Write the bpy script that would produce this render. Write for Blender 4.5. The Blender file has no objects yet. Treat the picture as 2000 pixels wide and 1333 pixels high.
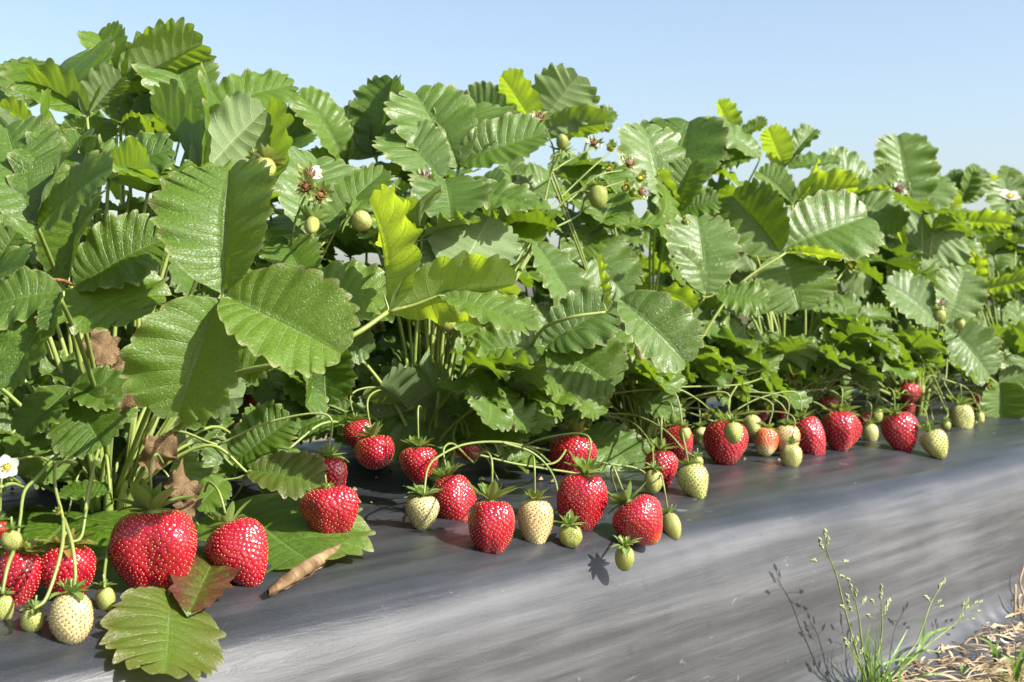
import bpy, math, random
import numpy as np
from mathutils import Vector, Matrix
R = math.radians
sc = bpy.context.scene
C = sc.collection
rng = np.random.default_rng(7)
random.seed(7)

# ------------------------------------------------------------------ camera
FPX = 2500.0                      # focal length in pixels of the 2000 px wide photograph
TH = R(42.6)                      # angle between the bed and the view direction
CAMZ = 0.350
CAM = Vector((0, 0, CAMZ))
dv = Vector((math.cos(TH), math.sin(TH), 0))      # view direction, level
rv = Vector((math.sin(TH), -math.cos(TH), 0))     # to the right
PITCH = -math.atan(66.5 / FPX)
fw = (dv * math.cos(PITCH) + Vector((0, 0, 1)) * math.sin(PITCH)).normalized()
upv = rv.cross(fw).normalized()
cam_d = bpy.data.cameras.new("camera"); cam = bpy.data.objects.new("camera", cam_d); C.objects.link(cam)
cam.matrix_world = Matrix.Translation(CAM) @ Matrix((rv, upv, -fw)).transposed().to_4x4()
cam_d.sensor_width = 36; cam_d.lens = FPX / 2000 * 36
cam_d.clip_start = 0.01; cam_d.clip_end = 2000
cam_d.dof.use_dof = True; cam_d.dof.focus_distance = 0.86; cam_d.dof.aperture_fstop = 20
sc.camera = cam

# ------------------------------------------------------------------ sky and sun
SUN_EL = R(38)
ssx, ssy = 0.28, -0.96
_n = math.hypot(ssx, ssy); ssx /= _n; ssy /= _n
SUN = Vector((ssx * math.cos(SUN_EL), ssy * math.cos(SUN_EL), math.sin(SUN_EL)))
w = bpy.data.worlds.new("World"); sc.world = w; w.use_nodes = True
nt = w.node_tree; bg = nt.nodes["Background"]
sky = nt.nodes.new("ShaderNodeTexSky"); sky.sky_type = 'NISHITA'; sky.sun_disc = False
sky.sun_elevation = SUN_EL; sky.sun_rotation = math.atan2(ssx, ssy)
sky.air_density = 1.0; sky.dust_density = 2.8; sky.ozone_density = 0.8; sky.altitude = 100
hs = nt.nodes.new("ShaderNodeHueSaturation"); hs.inputs["Saturation"].default_value = .94
nt.links.new(sky.outputs[0], hs.inputs["Color"]); nt.links.new(hs.outputs[0], bg.inputs[0]); bg.inputs[1].default_value = 0.103
sl = bpy.data.lights.new("sun", 'SUN'); sl.energy = 5.0; sl.angle = R(0.55); sl.color = (1, .965, .90)
so = bpy.data.objects.new("sun", sl); C.objects.link(so)
so.rotation_euler = SUN.to_track_quat('Z', 'Y').to_euler()
sc.view_settings.view_transform = 'Standard'; sc.view_settings.look = 'None'
sc.view_settings.exposure = 1.22; sc.view_settings.gamma = 1
sc.render.engine = 'CYCLES'
sc.cycles.max_bounces = 8; sc.cycles.transmission_bounces = 4; sc.cycles.diffuse_bounces = 3
sc.cycles.use_denoising = True
sc.cycles.sample_clamp_indirect = 6

# ------------------------------------------------------------------ helpers
def ray(px, py):
    return (rv * (px - 1000) + upv * (666.5 - py) + fw * FPX).normalized()
def P(px, py, Y):                 # the point of plane y = Y seen at a pixel of the photograph
    d = ray(px, py); return CAM + d * ((Y - CAM.y) / d.y)
def PD(px, py, D):               # the point at depth D along the view
    d = ray(px, py); return CAM + d * (D / d.dot(fw))
def proj(p):
    q = Vector(p) - CAM; z = q.dot(fw)
    return 1000 + FPX * q.dot(rv) / z, 666.5 - FPX * q.dot(upv) / z, z
def hint(r, u, t):
    return (rv * r + Vector((0, 0, 1)) * u - dv * t).normalized()

def tag(o, label=None, cat=None, group=None, kind=None):
    if label: o["label"] = label
    if cat: o["category"] = cat
    if group: o["group"] = group
    if kind: o["kind"] = kind
    return o
def empty(name, loc):
    o = bpy.data.objects.new(name, None); C.objects.link(o); o.location = loc
    o.empty_display_size = 0.01
    return o
def mesh(name, V, F, mats=(), uv=None, mi=None, attr=None, smooth=True):
    """V: (n,3) array, F: list/array of faces (quads array or mixed list)."""
    me = bpy.data.meshes.new(name)
    V = np.asarray(V, dtype=np.float32)
    if isinstance(F, np.ndarray):
        nf, k = F.shape
        me.vertices.add(len(V)); me.vertices.foreach_set("co", V.ravel())
        me.loops.add(nf * k); me.loops.foreach_set("vertex_index", F.astype(np.int32).ravel())
        me.polygons.add(nf); me.polygons.foreach_set("loop_start", np.arange(0, nf * k, k, dtype=np.int32))
        me.update(calc_edges=True)
    else:
        me.from_pydata(V.tolist(), [], F)
    for m in mats: me.materials.append(m)
    if mi is not None: me.polygons.foreach_set("material_index", np.asarray(mi, dtype=np.int32))
    if uv is not None:
        l = me.uv_layers.new(name="UVMap")
        vi = np.empty(len(me.loops), dtype=np.int32); me.loops.foreach_get("vertex_index", vi)
        l.data.foreach_set("uv", np.asarray(uv, dtype=np.float32)[vi].ravel())
    if attr is not None:
        for k_, a in attr.items():
            at = me.attributes.new(k_, 'FLOAT', 'POINT'); at.data.foreach_set("value", np.asarray(a, dtype=np.float32))
    if smooth: me.polygons.foreach_set("use_smooth", np.ones(len(me.polygons), dtype=bool))
    me.update()
    return me
def link(name, me, parent=None):
    o = bpy.data.objects.new(name, me); C.objects.link(o)
    if parent: o.parent = parent
    return o
class Geo:                        # collects pieces of ONE object
    def __init__(s): s.V = []; s.F = []; s.M = []; s.n = 0; s.A = []
    def add(s, V, F, m=0, a=0.0):
        V = np.asarray(V, float)
        for f in F: s.F.append([int(i) + s.n for i in f]); s.M.append(m)
        s.V.append(V); s.n += len(V); s.A.append(np.full(len(V), a) if np.isscalar(a) else np.asarray(a))
    def build(s, name, mats, parent=None, origin=(0, 0, 0), smooth=True):
        V = np.concatenate(s.V) - np.array(origin)
        return link(name, mesh(name, V, s.F, mats, mi=s.M, attr={"tone": np.concatenate(s.A)}, smooth=smooth), parent)
def smooth_path(pts, n=8):
    pts = [Vector(p) for p in pts]
    if len(pts) < 3: 
        return [pts[0].lerp(pts[-1], i / n) for i in range(n + 1)]
    P_ = [pts[0] * 2 - pts[1]] + pts + [pts[-1] * 2 - pts[-2]]
    out = []
    for i in range(1, len(P_) - 2):
        a, b, c, d = P_[i-1], P_[i], P_[i+1], P_[i+2]
        for k in range(n):
            t = k / n
            out.append(0.5 * ((2 * b) + (c - a) * t + (2*a - 5*b + 4*c - d) * t*t + (3*b - a - 3*c + d) * t**3))
    out.append(pts[-1]); return out
def tube(pts, r0, r1, seg=7, flat=1.0):
    """tapered tube through pts -> V, F"""
    n = len(pts); V = []; F = []
    up = Vector((0.13, 0.2, 1)).normalized(); prev = None
    for i, p in enumerate(pts):
        t = (pts[min(i+1, n-1)] - pts[max(i-1, 0)])
        t = t.normalized() if t.length > 1e-9 else Vector((0, 0, 1))
        if prev is None:
            a = t.cross(up); 
            if a.length < 1e-3: a = t.cross(Vector((1, 0, 0)))
            a.normalize()
        else:
            a = (prev - t * prev.dot(t)).normalized()
        prev = a; b = t.cross(a)
        r = r0 + (r1 - r0) * i / max(1, n - 1)
        for k in range(seg):
            an = 2 * math.pi * k / seg
            V.append(p + a * (math.cos(an) * r) + b * (math.sin(an) * r * flat))
    for i in range(n - 1):
        for k in range(seg):
            k2 = (k + 1) % seg
            F.append((i*seg + k, i*seg + k2, (i+1)*seg + k2, (i+1)*seg + k))
    F.append(tuple(range(seg))[::-1]); F.append(tuple((n-1)*seg + k for k in range(seg)))
    return [tuple(v) for v in V], F
def vnoise(x, y, z=0, s=0):       # cheap smooth noise from sines, arrays welcome
    return (np.sin(x*1.7 + s*1.3 + 2.1*np.sin(y*1.1 + s)) + np.sin(y*2.3 - s*.7 + 1.7*np.sin(x*.9 + z)) + np.sin((x+y)*1.3 + z*2.1 + s*2.9)) / 3

# ------------------------------------------------------------------ node helper
class N:
    def __init__(s, name):
        s.m = bpy.data.materials.new(name); s.m.use_nodes = True
        s.t = s.m.node_tree; s.t.nodes.clear()
        s.out = s.t.nodes.new("ShaderNodeOutputMaterial")
    def n(s, typ, **kw):
        nd = s.t.nodes.new("ShaderNode" + typ)
        for k, v in kw.items():
            setattr(nd, k, v)
        return nd
    def l(s, a, b): s.t.links.new(a, b)
    def put(s, sock, v):
        if hasattr(v, "node"): s.l(v, sock)
        elif v is not None: sock.default_value = v
    def math(s, op, a, b=0.0, c=None, clamp=False):
        nd = s.n("Math", operation=op, use_clamp=clamp)
        s.put(nd.inputs[0], a); s.put(nd.inputs[1], b)
        if c is not None: s.put(nd.inputs[2], c)
        return nd.outputs[0]
    def mix(s, f, a, b, mode='MIX'):
        nd = s.n("Mix", data_type='RGBA', blend_type=mode)
        s.put(nd.inputs[0], f)
        for i, v in ((6, a), (7, b)):
            s.put(nd.inputs[i], v if hasattr(v, "node") else (*v, 1))
        return nd.outputs[2]
    def mr(s, v, a, b, c=0.0, d=1.0, smooth=True):
        nd = s.n("MapRange", interpolation_type='SMOOTHSTEP' if smooth else 'LINEAR')
        s.put(nd.inputs[0], v)
        for i, x in zip((1, 2, 3, 4), (a, b, c, d)): s.put(nd.inputs[i], x)
        return nd.outputs[0]
    def noise(s, vec, scale, detail=3, rough=.5, dist=0.0):
        nd = s.n("TexNoise"); s.put(nd.inputs["Vector"], vec); nd.inputs["Scale"].default_value = scale
        nd.inputs["Detail"].default_value = detail; nd.inputs["Roughness"].default_value = rough
        nd.inputs["Distortion"].default_value = dist
        return nd.outputs[0]
    def vor(s, vec, scale, feature='DISTANCE_TO_EDGE'):
        nd = s.n("TexVoronoi", feature=feature); s.put(nd.inputs["Vector"], vec); nd.inputs["Scale"].default_value = scale
        return nd.outputs[0]
    def bump(s, h, strength=.5, dist=.001, normal=None):
        nd = s.n("Bump"); s.put(nd.inputs["Height"], h); nd.inputs["Strength"].default_value = strength
        nd.inputs["Distance"].default_value = dist
        if normal is not None: s.l(normal, nd.inputs["Normal"])
        return nd.outputs[0]
    def pbr(s, col, rough=.5, spec=.5, normal=None, **kw):
        nd = s.n("BsdfPrincipled"); s.put(nd.inputs["Base Color"], s.dim(col))
        s.put(nd.inputs["Roughness"], rough); s.put(nd.inputs["Specular IOR Level"], spec)
        if normal is not None: s.l(normal, nd.inputs["Normal"])
        for k, v in kw.items(): s.put(nd.inputs[k.replace("_", " ")], v)
        return nd.outputs[0]
    def dim(s, col, k=.74): return s.mix(1.0, col, (k, k, k), 'MULTIPLY')
    def done(s, sh): s.l(sh, s.out.inputs[0]); return s.m

# ------------------------------------------------------------------ materials
def leaf_material(name, dried=False):
    n = N(name)
    uv = n.n("UVMap").outputs[0]
    sep = n.n("SeparateXYZ"); n.l(uv, sep.inputs[0]); U, Vv = sep.outputs[0], sep.outputs[1]
    oi = n.n("ObjectInfo"); rnd = oi.outputs["Random"]
    col = n.n("SeparateColor"); n.l(oi.outputs["Color"], col.inputs[0]); young_glow, pale, red = col.outputs
    geo = n.n("NewGeometry"); back = geo.outputs["Backfacing"]; pos = n.n("TexCoord").outputs["Object"]
    fr = n.math('ABSOLUTE', n.math('SUBTRACT', n.math('FRACT', n.math('SUBTRACT', U, .18)), .5))
    wv = n.math('MULTIPLY_ADD', Vv, -.045, .085)
    sec = n.mr(fr, 0.0, wv, 1.0, 0.0)
    mid = n.mr(Vv, 0.008, 0.038, 1.0, 0.0)
    vein = n.math('MAXIMUM', n.math('MULTIPLY', sec, .75), mid)
    mp = n.n("Mapping"); mp.inputs["Scale"].default_value = (2.6, 9, 1); n.l(uv, mp.inputs[0])
    net = n.vor(mp.outputs[0], 1.7)
    netl = n.mr(net, 0.0, .11, 1.0, 0.0)
    mp2 = n.n("Mapping"); mp2.inputs["Scale"].default_value = (1, 1, 1); n.l(pos, mp2.inputs[0]); n.l(n.math('MULTIPLY', rnd, 5.0), mp2.inputs[1])
    blot = n.noise(mp2.outputs[0], 45, 4, .55)
    fine = n.noise(mp2.outputs[0], 900, 2, .6)
    if dried:
        c1 = n.mix(n.mr(blot, .3, .7), (.10, .05, .022), (.42, .29, .15))
        c1 = n.mix(n.math('MULTIPLY', vein, .5), c1, (.1, .05, .02))
        h = n.math('ADD', n.math('MULTIPLY', vein, .8), n.math('MULTIPLY', blot, 2.0))
        nb = n.bump(h, .7, .0012)
        s1 = n.pbr(c1, .75, .25, nb)
        tr = n.n("BsdfTranslucent"); n.put(tr.inputs[0], n.mix(.5, c1, (.5, .3, .1)))
        mx = n.n("MixShader"); mx.inputs[0].default_value = .15; n.l(s1, mx.inputs[1]); n.l(tr.outputs[0], mx.inputs[2])
        return n.done(mx.outputs[0])
    dark = n.mix(rnd, (.032, .080, .004), (.062, .118, .006))
    top = n.mix(n.mr(blot, .35, .7), dark, n.mix(rnd, (.088, .172, .008), (.122, .210, .012)))
    top = n.mix(young_glow, top, (.20, .34, .02))  # lime of new growth; also painted on backlit leaves as the sun's glow
    top = n.mix(pale, top, (.135, .225, .06))
    top = n.mix(n.math('MULTIPLY', netl, .30), top, (.13, .22, .05))
    top = n.mix(n.math('MULTIPLY', vein, .55), top, (.2, .32, .08))
    edge = n.mr(n.math('ADD', Vv, n.math('MULTIPLY', blot, .18)), .93, 1.1)
    top = n.mix(n.math('MULTIPLY', edge, .45), top, (.27, .27, .09))
    ttip = n.math('MULTIPLY', n.mr(Vv, .90, 1.0), n.mr(fr, .22, .06))
    top = n.mix(n.math('MULTIPLY', ttip, .6), top, (.42, .46, .26))
    redm = n.math('MULTIPLY', red, n.mr(n.math('ADD', blot, n.math('MULTIPLY', Vv, .25)), .42, .68))
    top = n.mix(redm, top, (.11, .035, .018))
    spots = n.mr(n.noise(mp2.outputs[0], 170, 2, .5), .73, .78)
    top = n.mix(n.math('MULTIPLY', spots, .6), top, (.12, .075, .03))
    und = n.mix(blot, (.17, .25, .10), (.24, .33, .15))
    und = n.mix(young_glow, und, (.26, .36, .10))
    und = n.mix(n.math('MULTIPLY', vein, .8), und, (.38, .44, .22))
    und = n.mix(n.math('MULTIPLY', netl, .25), und, (.12, .2, .06))
    base = n.mix(back, top, und)
    h = n.math('ADD', n.math('MULTIPLY', vein, -1.0), n.math('MULTIPLY', netl, -.42))
    h = n.math('ADD', h, n.math('MULTIPLY', fine, .10))
    nb = n.bump(h, .55, .0007)
    rough = n.mix(back, (.37, .37, .37), (.62, .62, .62))
    rough = n.math('ADD', rough, n.math('MULTIPLY', n.math('SUBTRACT', blot, .5), .18))
    spec = n.mr(back, 0, 1, .42, .2)
    s1 = n.pbr(base, rough, spec, nb)
    trc = n.mix(n.mr(blot, .3, .7), (.21, .40, .012), (.31, .50, .02))
    trc = n.mix(young_glow, trc, (.62, .78, .03))  # same lime tint, strengthens the painted glow of backlit leaves
    trc = n.mix(n.math('MULTIPLY', vein, .6), trc, (.12, .22, .012))
    trc = n.mix(n.math('MULTIPLY', netl, .35), trc, (.16, .28, .01))
    trc = n.mix(redm, trc, (.3, .1, .02))
    tr = n.n("BsdfTranslucent"); n.l(n.dim(trc, .85), tr.inputs[0]); n.l(nb, tr.inputs[1])
    mx = n.n("MixShader"); n.l(n.math('MULTIPLY_ADD', young_glow, .46, .20), mx.inputs[0]); n.l(s1, mx.inputs[1]); n.l(tr.outputs[0], mx.inputs[2])
    return n.done(mx.outputs[0])

def stem_material(name, c1, c2, tr=.12):
    n = N(name); pos = n.n("TexCoord").outputs["Object"]
    a = n.n("Attribute", attribute_name="tone").outputs["Fac"]
    nz = n.noise(pos, 60, 3); fz = n.noise(pos, 700, 2)
    c = n.mix(n.math('ADD', n.math('MULTIPLY', nz, .9), n.math('MULTIPLY', a, .6), clamp=True), c1, c2)
    nb = n.bump(fz, .35, .0006)
    s = n.pbr(c, .45, .45, nb)
    t = n.n("BsdfTranslucent"); n.l(n.dim(c), t.inputs[0])
    mx = n.n("MixShader"); mx.inputs[0].default_value = tr; n.l(s, mx.inputs[1]); n.l(t.outputs[0], mx.inputs[2])
    return n.done(mx.outputs[0])

def sepal_material():
    n = N("sepal"); pos = n.n("TexCoord").outputs["Object"]
    a = n.n("Attribute", attribute_name="tone").outputs["Fac"]
    nz = n.noise(pos, 250, 3)
    c = n.mix(a, (.09, .2, .03), (.33, .42, .13)); c = n.mix(n.math('MULTIPLY', nz, .5), c, (.2, .3, .07))
    oi = n.n("ObjectInfo"); col = n.n("SeparateColor"); n.l(oi.outputs["Color"], col.inputs[0])
    c = n.mix(n.math('MULTIPLY', col.outputs[2], n.mr(nz, .4, .62)), c, (.35, .15, .03))
    s = n.pbr(c, .5, .4, n.bump(nz, .4, .0006))
    t = n.n("BsdfTranslucent"); n.put(t.inputs[0], n.mix(.5, c, (.4, .5, .05)))
    mx = n.n("MixShader"); mx.inputs[0].default_value = .3; n.l(s, mx.inputs[1]); n.l(t.outputs[0], mx.inputs[2])
    return n.done(mx.outputs[0])

def berry_material():
    n = N("berry_flesh"); pos = n.n("TexCoord").outputs["Object"]
    ripe = n.n("Attribute", attribute_name="ripe").outputs["Fac"]
    pit = n.n("Attribute", attribute_name="pit").outputs["Fac"]
    nz = n.noise(pos, 90, 3)
    oi = n.n("ObjectInfo"); rnd = oi.outputs["Random"]
    col = n.n("SeparateColor"); n.l(oi.outputs["Color"], col.inputs[0])
    r = n.math('ADD', ripe, n.math('MULTIPLY', n.math('SUBTRACT', nz, .5), .25))
    cr = n.n("ValToRGB"); n.l(r, cr.inputs[0]); e = cr.color_ramp.elements
    e[0].position = 0; e[0].color = (.24, .33, .055, 1)
    e[1].position = 1; e[1].color = (.36, .001, .020, 1)
    for p, c in ((.2, (.46, .50, .16)), (.38, (.66, .62, .33)), (.52, (.66, .42, .20)), (.64, (.66, .10, .03)), (.8, (.40, .003, .018))):
        k = e.new(p); k.color = (*c, 1)
    c = n.mix(n.math('MULTIPLY', n.math('MULTIPLY', pit, .75), n.mr(r, .3, .6, .8, .45)), cr.outputs[0],
              n.mix(n.mr(r, .4, .7), (.26, .27, .04), (.30, .003, .006)))
    fz = n.noise(pos, 1500, 2)
    rough = n.mr(r, .3, .7, .42, .13)
    s = n.pbr(c, rough, n.mr(r, .3, .7, .35, .6), n.bump(fz, .12, .0003), Subsurface_Weight=.10, Subsurface_Scale=.004, Coat_Weight=n.mr(r, .3, .7, .0, .5), Coat_Roughness=.05)
    for nd in n.t.nodes:
        if nd.type == 'BSDF_PRINCIPLED': nd.inputs["Subsurface Radius"].default_value = (1, .25, .12)
    return n.done(s)
def seed_material():
    n = N("berry_seed")
    ripe = n.n("Attribute", attribute_name="ripe").outputs["Fac"]
    rnd = n.n("Attribute", attribute_name="pit").outputs["Fac"]
    c = n.mix(n.mr(ripe, .35, .75), n.mix(rnd, (.20, .13, .02), (.34, .22, .05)), n.mix(rnd, (.62, .20, .05), (.85, .55, .22)))
    return n.done(n.pbr(c, .3, .6))
def plain(name, c1, c2, rough=.6, spec=.4, scale=80, tr=0.0, bump=.3):
    n = N(name); pos = n.n("TexCoord").outputs["Object"]
    nz = n.noise(pos, scale, 4)
    c = n.mix(n.mr(nz, .3, .7), c1, c2)
    s = n.pbr(c, rough, spec, n.bump(nz, bump, .001))
    if tr:
        t = n.n("BsdfTranslucent"); n.l(n.dim(c), t.inputs[0])
        mx = n.n("MixShader"); mx.inputs[0].default_value = tr; n.l(s, mx.inputs[1]); n.l(t.outputs[0], mx.inputs[2]); s = mx.outputs[0]
    return n.done(s)

def plastic_material():
    n = N("black_plastic_film"); pos = n.n("TexCoord").outputs["Object"]
    def st(scale, detail=3, rot=0.0, rough=.5, dist=0.0):
        mp = n.n("Mapping"); mp.inputs["Scale"].default_value = scale; mp.inputs["Rotation"].default_value = (0, rot, 0)
        n.l(pos, mp.inputs[0]); return n.noise(mp.outputs[0], 1, detail, rough, dist)
    streak = st((4.5, 70, 90), 3, .10, .5)
    wide = st((3.5, 18, 24), 3, .12)
    cloud = st((7, 7, 7), 4, .0, .6)
    grain = st((1600, 1600, 1600), 2)
    speck = n.math('MULTIPLY', n.mr(st((300, 300, 300), 4, 0, .7), .70, .76), n.mr(st((18, 18, 18), 3), .45, .6))
    wrk = n.mr(n.math('ABSOLUTE', n.math('SUBTRACT', st((9, 70, 90), 5, .35, .6, 1.2), .5)), 0.0, .035, 1.0, 0.0)
    flake = n.mr(st((60, 60, 90), 3, .4, .6, 1.5), .72, .76)
    dust_sheen = n.math('MULTIPLY', n.mr(cloud, .35, .7), .40)
    dust_sheen = n.math('ADD', dust_sheen, n.math('MULTIPLY', n.mr(streak, .36, .68), .55), clamp=True)  # sheen streaks of the glossy film, painted into its colour
    dust_sheen = n.math('MULTIPLY', dust_sheen, n.mr(st((2.2, 26, 34), 3, .10, .5, .5), .36, .60, .60, 1.12))  # broad bright and dark sheen bands, painted the same way
    sp_ = n.n("SeparateXYZ"); n.l(pos, sp_.inputs[0])
    side = n.mr(n.math('ADD', sp_.outputs[2], n.math('MULTIPLY', n.math('SUBTRACT', wide, .5), .012)), .172, .150)
    dust_sheen = n.math('MULTIPLY', n.math('ADD', n.math('MULTIPLY', dust_sheen, .8), n.math('MULTIPLY', side, .30)), n.mr(side, 0, 1, .42, 1.0), clamp=True)
    c = n.mix(dust_sheen, (.017, .020, .025), (.098, .102, .112))
    c = n.mix(n.math('MULTIPLY', n.mr(grain, .45, .75), .16), c, (.22, .215, .21))
    c = n.mix(n.math('MULTIPLY', speck, .55), c, (.42, .36, .27))
    c = n.mix(n.math('MULTIPLY', flake, .5), c, (.33, .33, .34))
    scuff = n.math('MULTIPLY', n.mr(st((22, 70, 80), 5, .3, .65, 1.0), .60, .70), n.mr(st((5, 9, 9), 2), .5, .62))
    c = n.mix(n.math('MULTIPLY', scuff, .35), c, (.30, .30, .31))
    mark = n.mr(st((40, 120, 40), 3, -.7, .5), .70, .73)
    c = n.mix(n.math('MULTIPLY', mark, .35), c, (.03, .032, .038))
    h = n.math('ADD', n.math('MULTIPLY', streak, 1.6), n.math('MULTIPLY', wide, 4.0)); h = n.math('ADD', h, n.math('MULTIPLY', wrk, .08))
    h2 = n.math('ADD', h, n.math('MULTIPLY', grain, .03))
    nb = n.bump(h2, .42, .0015)
    rough = n.math('ADD', .34, n.math('MULTIPLY', dust_sheen, .22))
    return n.done(n.pbr(c, rough, .5, nb))

def soil_material():
    n = N("soil_ground"); pos = n.n("TexCoord").outputs["Object"]
    a = n.noise(pos, 14, 5, .6); b = n.noise(pos, 120, 5, .65); g = n.noise(pos, 6, 3)
    c = n.mix(n.mr(b, .3, .7), (.16, .11, .06), (.52, .40, .26))
    c = n.mix(n.math('MULTIPLY', n.mr(a, .48, .62), .75), c, n.mix(b, (.10, .11, .02), (.27, .26, .06)))
    c = n.mix(n.mr(g, .6, .75), c, (.34, .27, .18))
    vl = n.n('VectorMath', operation='LENGTH'); n.l(pos, vl.inputs[0])
    c = n.mix(n.mr(vl.outputs['Value'], 2.8, 5.0), c, n.mix(b, (.05, .055, .02), (.12, .12, .05)))
    s = n.pbr(c, .95, .15, n.bump(n.math('ADD', b, n.math('MULTIPLY', a, 2.0)), .9, .006))
    return n.done(s)

M_LEAF = leaf_material("strawberry_leaf")
M_DRY = leaf_material("dried_leaf", True)
M_STEM = stem_material("leaf_stalk", (.13, .22, .035), (.34, .42, .10))
M_STEM2 = stem_material("fruit_stalk", (.10, .18, .025), (.30, .36, .10), .12)
M_SEPAL = sepal_material()
M_BERRY = berry_material(); M_SEED = seed_material()
M_PLASTIC = plastic_material(); M_SOIL = soil_material()
M_PETAL = plain("petal", (.8, .8, .74), (.88, .87, .8), .5, .3, 200, .3)
M_POLLEN = plain("flower_centre", (.5, .38, .04), (.7, .6, .12), .7, .2, 600)
M_BROWN = plain("withered", (.10, .04, .015), (.3, .16, .06), .8, .2, 500)
M_GRASS = plain("grass_blade", (.10, .21, .03), (.24, .38, .07), .45, .4, 60, .35)
M_GSTEM = plain("grass_stem", (.12, .2, .04), (.3, .36, .12), .5, .3, 60, .1)
M_SPIKE = plain("spikelet", (.22, .3, .09), (.52, .56, .33), .6, .3, 400, .25)
M_STRAW = plain("straw", (.30, .19, .09), (.72, .57, .36), .7, .3, 45, .1)
M_CHIP = plain("pale_flake", (.6, .58, .52), (.85, .83, .78), .6, .3, 90)

# ------------------------------------------------------------------ the bed under its plastic film
_PY = [0.380, 0.48, 0.540, 0.558, 0.566, 0.570, 0.573, 0.576, 0.581, 0.591, 0.608, 0.635, 0.68, 0.74, 0.84, 0.97, 1.10, 1.20, 1.26, 1.31, 1.335, 1.35, 1.365, 1.39, 1.45]
_PZ = [-.012, -.004, 0.003, 0.008, 0.028, 0.062, 0.096, 0.125, 0.147, 0.1635, 0.1735, 0.181, 0.187, 0.191, 0.195, 0.197, 0.195, 0.190, 0.184, 0.172, 0.15, 0.10, 0.05, 0.005, -.01]
_s = [0.0]
for i in range(1, len(_PY)): _s.append(_s[-1] + math.hypot(_PY[i]-_PY[i-1], _PZ[i]-_PZ[i-1]))
_fine = np.linspace(0, _s[-1], 420)
def _sm(v):
    a = np.interp(_fine, _s, v); k = np.hanning(13); k /= k.sum()
    return np.convolve(np.pad(a, 6, mode='edge'), k, mode='valid')
BY, BZ = _sm(_PY), _sm(_PZ)
FRONT_ = BY < 0.97
def zb(Y): return float(np.interp(Y, BY, BZ))
def bed_off(X, s):
    """undulation of the film along its normal, s = arc length from the front lip"""
    st = .0005 * vnoise(X*7 + s*14, s*80, 0, 1) + .00022 * vnoise(X*13 - s*20, s*190, 1, 4) + .0016 * vnoise(X*3.2, s*17, 2, 2)
    lip = np.exp(-((s - .16) / .035) ** 2)
    wr = .0022 * lip * np.sin(X*150 + s*60 + 3*np.sin(X*23)) * (0.5 + 0.5*np.sin(X*9 + 1))**2
    return st + wr
def build_bed():
    xs = np.concatenate([np.arange(-1.2, 0.1, .02), np.arange(0.1, 2.5, .004), np.arange(2.5, 9.0, .05)])
    ss = np.concatenate([np.arange(0, .12, .004), np.arange(.12, .42, .0022), np.arange(.42, _s[-1], .012)])
    yy = np.interp(ss, _fine, BY); zz = np.interp(ss, _fine, BZ)
    ty = np.gradient(yy, ss); tz = np.gradient(zz, ss); L = np.hypot(ty, tz); ny, nz = -tz / L, ty / L
    X, S = np.meshgrid(xs, ss, indexing='ij')
    O = bed_off(X, S)
    V = np.stack([X, yy[None, :] + ny[None, :] * O, zz[None, :] + nz[None, :] * O], -1).reshape(-1, 3)
    a, b = len(xs), len(ss)
    i = np.arange(a-1)[:, None] * b + np.arange(b-1)[None, :]
    F = np.stack([i, i + b, i + b + 1, i + 1], -1).reshape(-1, 4)
    o = link("plastic_mulch", mesh("plastic_mulch", V, F, [M_PLASTIC]))
    tag(o, "black plastic mulch film stretched over the long raised strawberry bed, dusty grey on its side", "plastic mulch")
    return o
build_bed()
def build_ground():
    xs = np.concatenate([[-400, -60, -12, -3], np.arange(-1, .9, .1), np.arange(.9, 2.6, .008), np.arange(2.6, 6, .2), [12, 60, 400]])
    ys = np.concatenate([[-400, -60, -10, -3, -1], np.arange(-.4, .2, .05), np.arange(.2, .66, .008), [.8, 1.2, 1.6, 3, 10, 60, 400]])
    X, Y = np.meshgrid(xs, ys, indexing='ij')
    near = np.exp(-((X - 1.7) / 1.6) ** 2) * (Y > 0) * (Y < .62)
    Z = near * (.004 * vnoise(X*22, Y*22, 0, 3) + .0028 * vnoise(X*70, Y*66, 1, 5) + .0016*vnoise(X*190, Y*170, 2, 6)) - .002
    Z = np.where((Y > .553) & (Y < 1.4), -.03, Z)
    V = np.stack([X, Y, Z], -1).reshape(-1, 3); a, b = len(xs), len(ys)
    i = np.arange(a-1)[:, None] * b + np.arange(b-1)[None, :]
    F = np.stack([i, i + b, i + b + 1, i + 1], -1).reshape(-1, 4)
    o = link("ground", mesh("ground", V, F, [M_SOIL])); tag(o, kind="structure")
build_ground()

def on_bed(px, py, lift):
    """point on the sight line at which the bed (front slope or top) is `lift` below along its normal"""
    d = ray(px, py); best = None
    for i in range(1200):
        D = .5 + i * .0015
        p = CAM + d * (D / d.dot(fw))
        if p.y < .5: continue
        dist = np.min(np.hypot(BY[FRONT_] - p.y, BZ[FRONT_] - p.z))
        if p.z < zb(p.y) or dist < lift: return p
    return CAM + d * (1.2 / d.dot(fw))

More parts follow.
